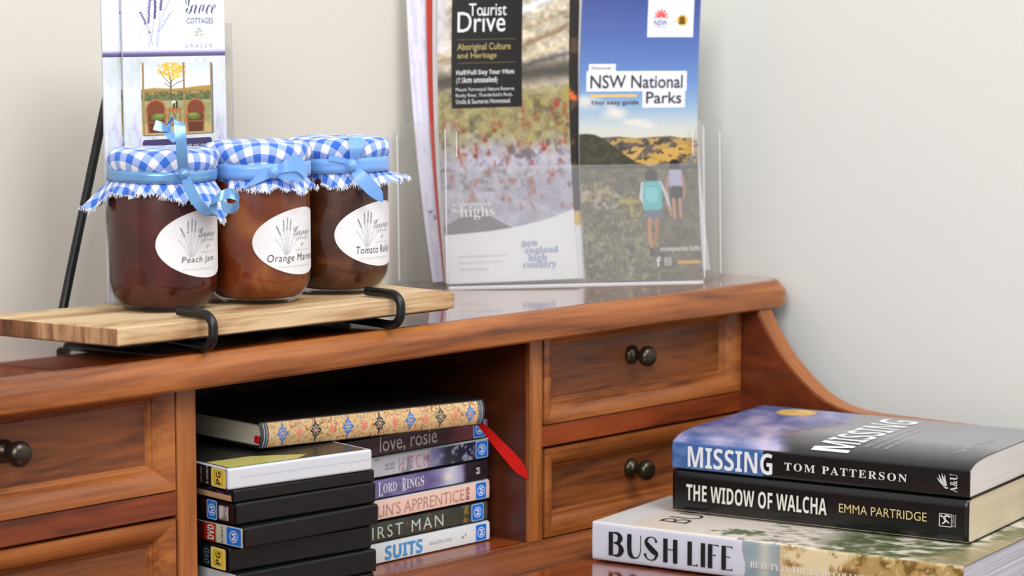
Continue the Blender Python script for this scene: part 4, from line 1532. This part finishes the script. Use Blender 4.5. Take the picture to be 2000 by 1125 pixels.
lefts = [
    (.0000, -.1965, -.0330, -5, 'black dvd case lying on the cubby floor, lowest of the left pile', .0144, dict(spine=spc(flat((60, 62, 66))))),
    (.0147, -.1955, -.0345, -4.5, 'black dvd case with white spine, second lowest of the left pile', .0165, dict(spine=spc(flat((198, 200, 202))))),
    (.0315, -.1985, -.0325, -6.5, 'black dvd case with yellow PG spine label, third from the bottom of the left pile', .0168, dict(spine=spc(flat((24, 26, 28))), rating=('PG', LLn - .0200, LLn - .0035),
     texts=[('dvd_lettering', (92, 108, 122), [lt('DVD', .0225, .0290, .003, .0135, 'bold')])])),
    (.0487, -.1940, -.0350, -2.0, 'black dvd case with red DVD mark and blue M label', .0150, dict(spine=spc(s_l4, L_=LLn), rating=('M', LLn - .0185, LLn - .0030),
     texts=[('dvd_lettering', (226, 218, 212), [lt('DVD', .0320, .0390, .0025, .0125, 'bold')]), ('code_lettering', (70, 70, 66), [lt('R-108246-9', .0220, .0245, .0020, .0130)])])),
    (.0640, -.1950, -.0335, -5.0, 'black dvd case with dark brown spine and small blue M label', .0153, dict(spine=spc(s_l3, L_=LLn), rating=('M', LLn - .0320, LLn - .0215),
     texts=[('bonus_lettering', (88, 66, 66), [lt('Bonus', .0095, .0150, .0030, .0125)])])),
    (.0796, -.1960, -.0330, -5.5, 'slim black dvd case with purple and tan spine under the milky one', .0086, dict(spine=spc(s_l2, L_=LLn))),
    (.0884, -.1995, -.0345, -7.0, 'milky white dvd case with yellow PG spine label, top of the left pile', .0150, dict(spine=spc(flat((40, 24, 22))), plastic=M_clearcase, rating=('PG', LLn - .0185, LLn - .0020),
     top=mat('dark printed insert', (40, 38, 34), .3), texts=[('code_lettering', (206, 200, 190), [lt('B-107283-9', .0225, .0250, .0020, .0140)]), ('dvd_lettering', (200, 190, 150), [lt('DVD VIDEO', .0300, .0325, .002, .0130)])])),
]
for z, xr, y, ang, lab, T, kw in lefts:
    ldvd(z, xr, y, ang, lab, T=T, **kw)

# ================================================================== PATTERNED JOURNAL
jr = thing('journal', 'black hardcover journal with floral gold spine lying across both dvd piles', 'notebook', (-.2660, .0115, .1068), math.radians(-3.2), ry=math.radians(1.75))
JL, JT, JD = .2155, .0195, .132
cvj = Canvas(0, 192, 0, 19.5, 576, 60)
X, Y = cvj.X, cvj.Y
n = fbm(X / 1.6, Y / 1.6, 3)
cvj.C = np.stack([196 + 34 * n, 160 + 40 * n, 108 + 44 * n], -1)
cvj.fill(np.abs(vnoise(X / 2.4, Y / 2.4, 8) - .5) < .05, (176, 112, 58))
cvj.fill(np.abs(vnoise(X / 3.1 + 9, Y / 2.2, 18) - .5) < .022, (128, 122, 100))
for i in range(7):
    mx_ = 17.2 + i * 26.9
    c = [(62, 112, 186), (46, 46, 56)][i % 2]
    if i == 5:
        c = (52, 72, 66)
    dd = np.abs(X - mx_) / 5.0 + np.abs(Y - 9.7) / 7.6
    rip = .80 + .20 * np.cos(4 * np.arctan2((Y - 9.7) / 7.6, (X - mx_) / 5.0)) ** 2
    cvj.fill((dd < rip) & ~((dd > .42 * rip) & (dd < .52 * rip)), c)
    for a in range(8):
        q_ = a * PI / 4
        cvj.ell(mx_ + 2.3 * math.cos(q_), 9.7 + 3.2 * math.sin(q_), .5, .6, (176, 196, 214) if c[2] > 100 else (186, 170, 150), .2)
    cvj.ell(mx_, 9.7, 1.0, 1.2, (226, 160, 140), .2)
    for sy in (-1, 1):
        cvj.ell(mx_, 9.7 + sy * 7.4, .5, .9, c, .2)
    if i < 6:
        xr_ = mx_ + 13.4
        d = np.abs(X - xr_) / 2.7 + np.abs(Y - 10) / 4.4
        cvj.fill(d < 1, (220, 134, 112))
        cvj.ell(xr_, 4.0, .9, 1.0, (206, 124, 104))
        cvj.ell(xr_ - 2.6, 4.6, .5, .7, (84, 116, 140))
        cvj.ell(xr_ + 2.6, 4.6, .5, .7, (84, 116, 140))
        cvj.ell(xr_, 16.0, .7, .9, (206, 124, 104))
for k in range(150):
    rx_, ry_ = random.uniform(6, 186), random.uniform(1.5, 18)
    cvj.ell(rx_, ry_, .35, .35, random.choice([(84, 116, 140), (176, 96, 60), (110, 120, 80)]), .3)
for e in (0, 192):
    s_ = abs(X - e)
    cvj.fill(s_ < 6, (54, 58, 66))
    cvj.fill(np.abs(s_ - 2.4) < .35, (170, 176, 186))
    cvj.fill(np.abs(s_ - 4.4) < .35, (150, 156, 166))
cvj.fill((Y < 1.0) | (Y > 18.6), (30, 28, 26))


def jspine(U, V):
    b = .0032 * np.sin(V * PI) ** .8
    return np.stack([U * JL, -b, V * JT], -1)


painted('patterned_spine', cvj, jspine, M_gloss, jr, solid=.0012, offs=-1, label='curved spine printed with blue, pink and black flowers on gold')
M_blk = mat('black textured board', (20, 19, 19), .42, 0, .4)
MB().box(0, JL, -.0002, JD, JT - .0022, JT).build('front_board', M_blk, jr, bevel=.0006)
MB().box(0, JL, -.0002, JD, 0, .0022).build('back_board', M_blk, jr, bevel=.0006)
MB().box(.003, JL - .003, .0008, JD - .003, .0022, JT - .0022).build('page_block', P_jrnl, jr)
MB().prism([(.0005, .0045), (.0028, .0035), (.0030, .0085), (.001, .0092)], .0012, .006).build('headband', M_redrib, jr, bevel=.0005, label='red headband')
# red bookmark ribbon, falls from the right end to the cubby wall
jm = (Matrix.Translation((-.2660, .0115, .1068)) @ Matrix.Rotation(math.radians(-3.2), 4, 'Z') @ Matrix.Rotation(math.radians(1.75), 4, 'Y')).inverted()
pw = [(-.062, .012, .1085), (-.0505, .0080, .1030), (-.0400, .0110, .0975), (-.0300, .0120, .0900), (-.0200, .0110, .0800), (-.0115, .0070, .0700), (-.0035, .0030, .0590), (.0020, .0005, .0515)]
pj = [tuple(jm @ Vector(p)) for p in pw]
wdv = [tuple(jm.to_3x3() @ Vector(v)) for v in [(.2, .9, .2), (.3, .7, .5), (.4, -.4, .5), (.5, -.5, .5), (.5, -.5, .45), (.5, -.5, .4), (.5, -.5, .4), (.5, -.5, .6)]]
strip('bookmark_ribbon', pj, wdv, [.003, .0035, .0045, .0060, .0078, .0092, .0085, .0012], M_redrib, jr)


# ================================================================== THREE BOOKS
K = .9551


def book(name, label, loc, ang, L, D, T, canvas, pm, top_profile=None, inset=.0012, bulge=.0004, group='books piled at the right of the desk', cover=M_gloss):
    """x along the spine, y away from it (+), z up. local y axis points right of spine direction (mirrored handled by rotation)"""
    t = thing(name, label, 'book', loc, ang, group)
    tp = top_profile or (lambda x, y: T)
    prof = [(D, 0), (D * .66, 0), (D * .33, 0), (.006, 0), (.0012, .0002), (0, .0012)]
    nsp = 8
    prof += [(-bulge * math.sin(PI * k / nsp), T * k / nsp) for k in range(1, nsp)]
    P0 = len(prof)
    tops_ = [0, .0008, .0025, .006, .012, .020, .032] + list(np.linspace(.045, D, 12))
    arcs = [0]
    PP = prof + [(y, None) for y in tops_]
    # arc lengths measured with nominal thickness
    q_ = [(a, b if b is not None else T) for a, b in PP]
    for a, b in zip(q_[:-1], q_[1:]):
        arcs.append(arcs[-1] + math.hypot(b[0] - a[0], b[1] - a[1]))
    arcs = np.array(arcs)
    tot = arcs[-1]
    cvs = canvas(tot, D, T)

    def fn(U, V):
        s = V * tot
        y = np.interp(s, arcs, [a for a, _ in q_])
        z = np.interp(s, arcs, [b for _, b in q_])
        tz = tp(U * L, np.maximum(y, 0))
        m = s >= arcs[P0]
        sp = (s >= arcs[5]) & (s < arcs[P0])
        z = np.where(m, tz, np.where(sp, z * tp(U * L, 0 * y) / T, z))
        return np.stack([U * L, y, z], -1) * K
    painted('cover', cvs, fn, cover, t, solid=.0005, offs=-1)
    ys = [.0024, .004, .010, .020, .035, .06, .09, D - inset]
    rows = []
    for x in np.linspace(inset * .6, L - inset * .6, 6):
        rows.append([(x, y, .0008) for y in ys] + [(x, y, float(tp(x, y)) - .0009) for y in ys[::-1]])
    pb = MB().grid(rows, closed_v=True)
    pb.v = [(a * K, b * K, c * K) for a, b, c in pb.v]
    k = len(rows[0])
    pb.f.append(tuple(range(k)))
    pb.f.append(tuple(range(len(pb.v) - k, len(pb.v))))
    pb.build('page_block', pm, t)
    return t


def sp_text(t, name, parts, col, off=.0009):
    return decal(name, parts, lambda a, b: (a * K, -off, b * K), ink(col), t)


# the spine runs towards the room: local +x = towards the camera side, local +y = right
def bcanvas(nx, ny, L, paint):
    def mk(tot, D, T):
        # X along spine in mm, Y: rows from top-cover edge (0) down to spine and underneath
        cv = Canvas(0, L * 1000, tot * 1000, 0, nx, ny)   # Y decreasing so that row0 = end of top cover
        cv.D, cv.T, cv.s0 = D * 1000, T * 1000, (tot - D - T) * 1000
        # H = height on spine (mm), W = distance across top cover (mm)
        cv.H = cv.Y - cv.s0
        cv.Wd = cv.Y - cv.s0 - cv.T
        paint(cv)
        return cv
    return mk


def p_bush(cv):
    X, H, Wd = cv.X, cv.H, cv.Wd
    Yc = np.where(Wd > 0, Wd, 0)
    cv.C[:] = (208, 212, 226)
    n = fbm(X / 30, cv.Y / 12, 3)
    cv.C = cv.C * (.97 + .06 * n[..., None])
    # picture half of the spine
    m = (X > 134 + 1.5 * np.sin(H / 6)) & (Wd <= 0)
    S = np.stack([120 + 60 * n, 146 + 40 * n, 160 + 26 * n], -1)
    S = np.where((X > 165)[..., None], np.stack([214 + 10 * n, 198 + 10 * n, 160 + 10 * n], -1), S)
    cv.C = np.where(m[..., None], S, cv.C)
    cv.fill(m * np.exp(-((X - 152) / 5) ** 2) * .6, (216, 210, 190))
    g = np.clip((fbm(X / 9, H / 8, 8) - .48) * 8, 0, 1)
    cv.fill(m * g * (np.exp(-((X - 176) / 8) ** 2)), (140, 106, 50))
    cv.fill(m * np.clip((X - 206 + (H - 14) * -1.2) / 6, 0, 1), (176, 148, 92))
    cv.fill(m * g * (X > 205), (118, 92, 44))
    cv.fill(m * np.clip((fbm(X / 3, H / 3, 18) - .6) * 8, 0, 1) * (X > 205), (206, 186, 140))
    # cover picture
    mc = Wd > 0
    C2 = np.stack([222 - 8 * n, 212 - 8 * n, 198 - 4 * n], -1)
    cv.C = np.where(mc[..., None], C2, cv.C)
    cv.fill(mc * (X < 30) * .6, (214, 222, 230))
    tree = np.exp(-((X - 112 - Wd * .35) / 24) ** 2 - ((Wd - 22) / 14) ** 2)
    cv.fill(mc * np.clip((fbm(X / 7, Wd / 6, 31) * 1.1 + tree - 1.05) * 6, 0, 1), (88, 104, 78))
    cv.fill(mc * np.clip((fbm(X / 10, Wd / 2.5, 41) - .52) * 6, 0, 1) * (X > 128) * (X < 215) * .8, (96, 92, 82))
    cv.fill(mc * np.clip((X - 175) / 30, 0, 1) * np.clip((fbm(X / 16, Wd / 10, 47) - .36) * 5, 0, 1), (84, 96, 66))
    cv.fill(mc * np.clip((X - 262 - Wd * .3) / 20, 0, 1) * .85, (150, 138, 104))
    cv.fill(mc * np.clip((fbm(X / 6, Wd / 3, 57) - .60) * 7, 0, 1) * (X > 170) * .6, (206, 200, 172))


def p_missing(cv):
    X, H, Wd = cv.X, cv.H, cv.Wd
    n = fbm(X / 40, cv.Y / 26, 3)
    dark = np.stack([14 + 8 * n, 13 + 8 * n, 15 + 8 * n], -1)
    cv.C = dark
    cv.fill((X < 81) & (Wd <= 0), (66, 100, 158))
    cv.fill((X < 81) & (Wd <= 0) & (fbm(X / 12, H / 5, 5) > .56), (84, 118, 172))
    mc = Wd > 0
    edge = np.interp(Wd, [0, 38, 80, 100, 150], [92, 78, 82, 92, 84]) + 14 * (fbm(Wd / 20, X * 0, 9) - .5)
    f1 = np.clip((fbm(X / 20 + Wd / 60, Wd / 30, 21, 5) - .3) * 1.9, 0, 1) * .7 + .3 * np.clip(X / 90, 0, 1)
    sky = np.stack([50 + 140 * f1, 72 + 104 * f1, 134 + 66 * f1], -1)
    z = (np.clip((edge + 14 - X) / 14, 0, 1) * mc)[..., None]
    wall_sheen = np.stack([128 + 10 * n, 128 + 10 * n, 132 + 10 * n], -1) * 1.02  # grey painted over the dark cover as its reflection of the bright wall
    low = (np.clip((Wd - 2) / 70, 0, 1) * mc)[..., None]
    cv.C = cv.C * (1 - low) + wall_sheen * low
    cv.C = cv.C * (1 - z) + sky * z
    cv.fill(mc * np.exp(-((X - edge - 2) / 7) ** 2) * np.clip((fbm(X / 8, Wd / 10, 33)) * 1.3, 0, 1) * (Wd > 45) * (Wd < 120) * .8, (96, 70, 66))
    cv.fill(mc * (np.hypot((X - 42), (Wd - 145)) < 17), (206, 168, 90))
    cv.fill(mc * (np.hypot((X - 42), (Wd - 145)) < 14) * (fbm(X / 4, Wd / 4, 3) > .5), (226, 196, 124))


def p_widow(cv):
    cv.C[:] = (13, 13, 15)


BA = math.radians(-79.5)
bl = book('book', 'large pale photo book lettered BUSH LIFE at the bottom of the book pile', (-.0015, -.0690, DESK + .0012), BA, .313, .2147, .0309,
          bcanvas(330, 250, .313, p_bush), P_art, bulge=.0006)
bh = .0309


def didone():
    o = []
    y0, y1 = .0058, .0246
    T_, hl = .0039, .0007
    sl = lambda y: (y - y0) * .0

    def v(x, w_=T_):
        o.append(poly2d([(x, y0), (x + w_, y0), (x + w_, y1), (x, y1)]))

    def h(xa, xb, y):
        o.append(poly2d([(xa, y - hl / 2), (xb, y - hl / 2), (xb, y + hl / 2), (xa, y + hl / 2)]))
    ym = (y0 + y1) / 2 + .001
    # B
    v(.0158)
    o.append(stroke2d([(.0195, y1 - .0003), (.0240, y1 - .0008), (.0262, (y1 + ym) / 2), (.0240, ym + .0004), (.0200, ym)], [.0007, .0024, .0046, .0024, .0007], 6))
    o.append(stroke2d([(.0200, ym), (.0248, ym - .0008), (.0272, (y0 + ym) / 2), (.0246, y0 + .0008), (.0195, y0 + .0003)], [.0007, .0024, .0048, .0024, .0007], 6))
    # U
    o.append(stroke2d([(.0345, y1), (.0345, y0 + .0075), (.0358, y0 + .0022), (.0395, y0 + .0003), (.0432, y0 + .0022), (.0446, y0 + .0075), (.0446, y1)], [T_, T_, .0036, .0012, .0008, .0007, .0007], 6))
    # S
    o.append(stroke2d([(.0588, y1 - .0040), (.0572, y1 - .0010), (.0540, y1 - .0003), (.0508, y1 - .0016), (.0496, y1 - .0046), (.0520, ym + .0006), (.0562, ym - .0030), (.0590, y0 + .0055),
                       (.0572, y0 + .0014), (.0534, y0 + .0003), (.0500, y0 + .0016), (.0484, y0 + .0050)], [.0024, .0010, .0008, .0016, .0030, .0044, .0046, .0030, .0014, .0008, .0012, .0026], 6))
    # H
    v(.0648)
    v(.0735)
    h(.0690, .0740, ym)
    # L I F E
    v(.0862)
    h(.0905, .0948, y0 + .0004)
    o.append(poly2d([(.0930, y0), (.0950, y0), (.0952, y0 + .0022)]))
    v(.0978)
    v(.1040)
    h(.1082, .1128, y1 - .0004)
    h(.1082, .1112, ym)
    o.append(poly2d([(.1110, y1), (.1130, y1), (.1132, y1 - .0018)]))
    v(.1158)
    for y in (y1 - .0004, y0 + .0004):
        h(.1200, .1250, y)
    h(.1200, .1232, ym)
    o.append(poly2d([(.1232, y1), (.1252, y1), (.1254, y1 - .0018)]))
    o.append(poly2d([(.1232, y0), (.1252, y0), (.1254, y0 + .0018)]))
    return o


sp_text(bl, 'title_lettering', didone(), (28, 30, 36), .0016)
sp_text(bl, 'subtitle_lettering', [text2d('BEAUTY IN THE BUSH COLLECTIVE', .1405, .2500, .0102, .0152, 'serif')], (226, 224, 218), .0016)
decal('cover_lettering', [text2d('BUSH', .043, .068, .030, .105, off=-.01, rot=1)], lambda a, b: (a * K, b * K, bh * K + .0002), ink((52, 46, 46)), bl)

W0 = (.0684, -.0905)
BW = math.radians(-78.7)
WT = .0346
bwid = book('book', 'black paperback lettered THE WIDOW OF WALCHA, middle of the book pile', (*W0, DESK + .0012 + bh * K + .0006), BW, .2525, .1655, WT, bcanvas(60, 60, .2525, p_widow), P_cream)
sp_text(bwid, 'title_lettering', [text2d('THE WIDOW OF WALCHA', .0128, .1358, .0105, .0238, 'bold')], (216, 214, 206), .0014)
sp_text(bwid, 'author_lettering', [text2d('EMMA PARTRIDGE', .1462, .2188, .0142, .0212)], (206, 184, 132), .0014)
bx = lambda pts: stroke2d(pts, .0007)
sp_text(bwid, 'publisher_mark', [bx([(.2292, .0122), (.2388, .0122), (.2388, .0218), (.2292, .0218), (.2292, .0122)]),
                                 stroke2d([(.2300, .0205), (.2325, .0190), (.2345, .0205), (.2380, .0200)], .0014), stroke2d([(.2330, .0195), (.2340, .0160), (.2315, .0140)], [.0022, .0016, .0010]),
                                 stroke2d([(.2340, .0175), (.2370, .0150)], .0010), text2d('SIMON &', .2396, .2408, .0122, .0218, rot=3), text2d('SCHUSTER', .2414, .2426, .0122, .0218, rot=3)], (206, 206, 202), .0014)

MZ = DESK + .0024 + (bh + WT) * K
MT = .0215


def mtop(x, y):
    y = np.asarray(y, float)
    x = np.asarray(x, float)
    a = MT + .0068 * (1 - np.exp(-y / .011)) + .0012 * np.clip(1 - x / .2, 0, 1) * np.clip(y / .1655, 0, 1)
    return a


bmis = book('book', 'paperback lettered MISSING with blue sky and black spine, on top of the book pile', (.0679, -.0900, MZ), BW, .2535, .1655, MT, bcanvas(300, 290, .2535, p_missing), P_white,
            top_profile=mtop)
sp_text(bmis, 'title_lettering', [text2d('MISSING', .0148, .0895, .0026, .0196, 'bold')], (222, 224, 230), .0014)
sp_text(bmis, 'author_lettering', [text2d('TOM PATTERSON', .1000, .2030, .0078, .0140, 'serif', space=1.25)], (212, 212, 210), .0014)
sp_text(bmis, 'publisher_mark', [text2d('A&U', .2378, .2440, .0038, .0180, 'serif', rot=1),
                                 stroke2d([(.2275, .0140), (.2300, .0112), (.2345, .0072)], [.0003, .0012, .0012], 5), stroke2d([(.2288, .0165), (.2305, .0128), (.2340, .0080)], [.0003, .0013, .0010], 5),
                                 stroke2d([(.2312, .0175), (.2322, .0140), (.2345, .0085)], [.0003, .0013, .0010], 5), stroke2d([(.2335, .0168), (.2340, .0130), (.2352, .0085)], [.0003, .0011, .0010], 5),
                                 stroke2d([(.2330, .0078), (.2350, .0066), (.2364, .0070)], .0012)], (206, 206, 204), .0014)
ct = lambda a, b: (a * K, b * K, float(mtop(a, b)) * K + .0004)
decal('cover_title', [text2d('MISSING', .1185, .1510, .006, .152, 'bold', rot=1)], ct, ink((226, 226, 228)), bmis)
decal('cover_lettering', [text2d('THE UNTOLD STORY OF A LIFE', .157, .1605, .022, .125, rot=1), text2d('LIVED ALONE IN THE BUSH', .165, .1685, .022, .118, rot=1), text2d('AND AN ESCAPE', .173, .1765, .022, .080, rot=1),
                          text2d('TOM PATTERSON', .228, .235, .03, .106, rot=1, space=1.3)], ct, ink((176, 176, 178)), bmis)
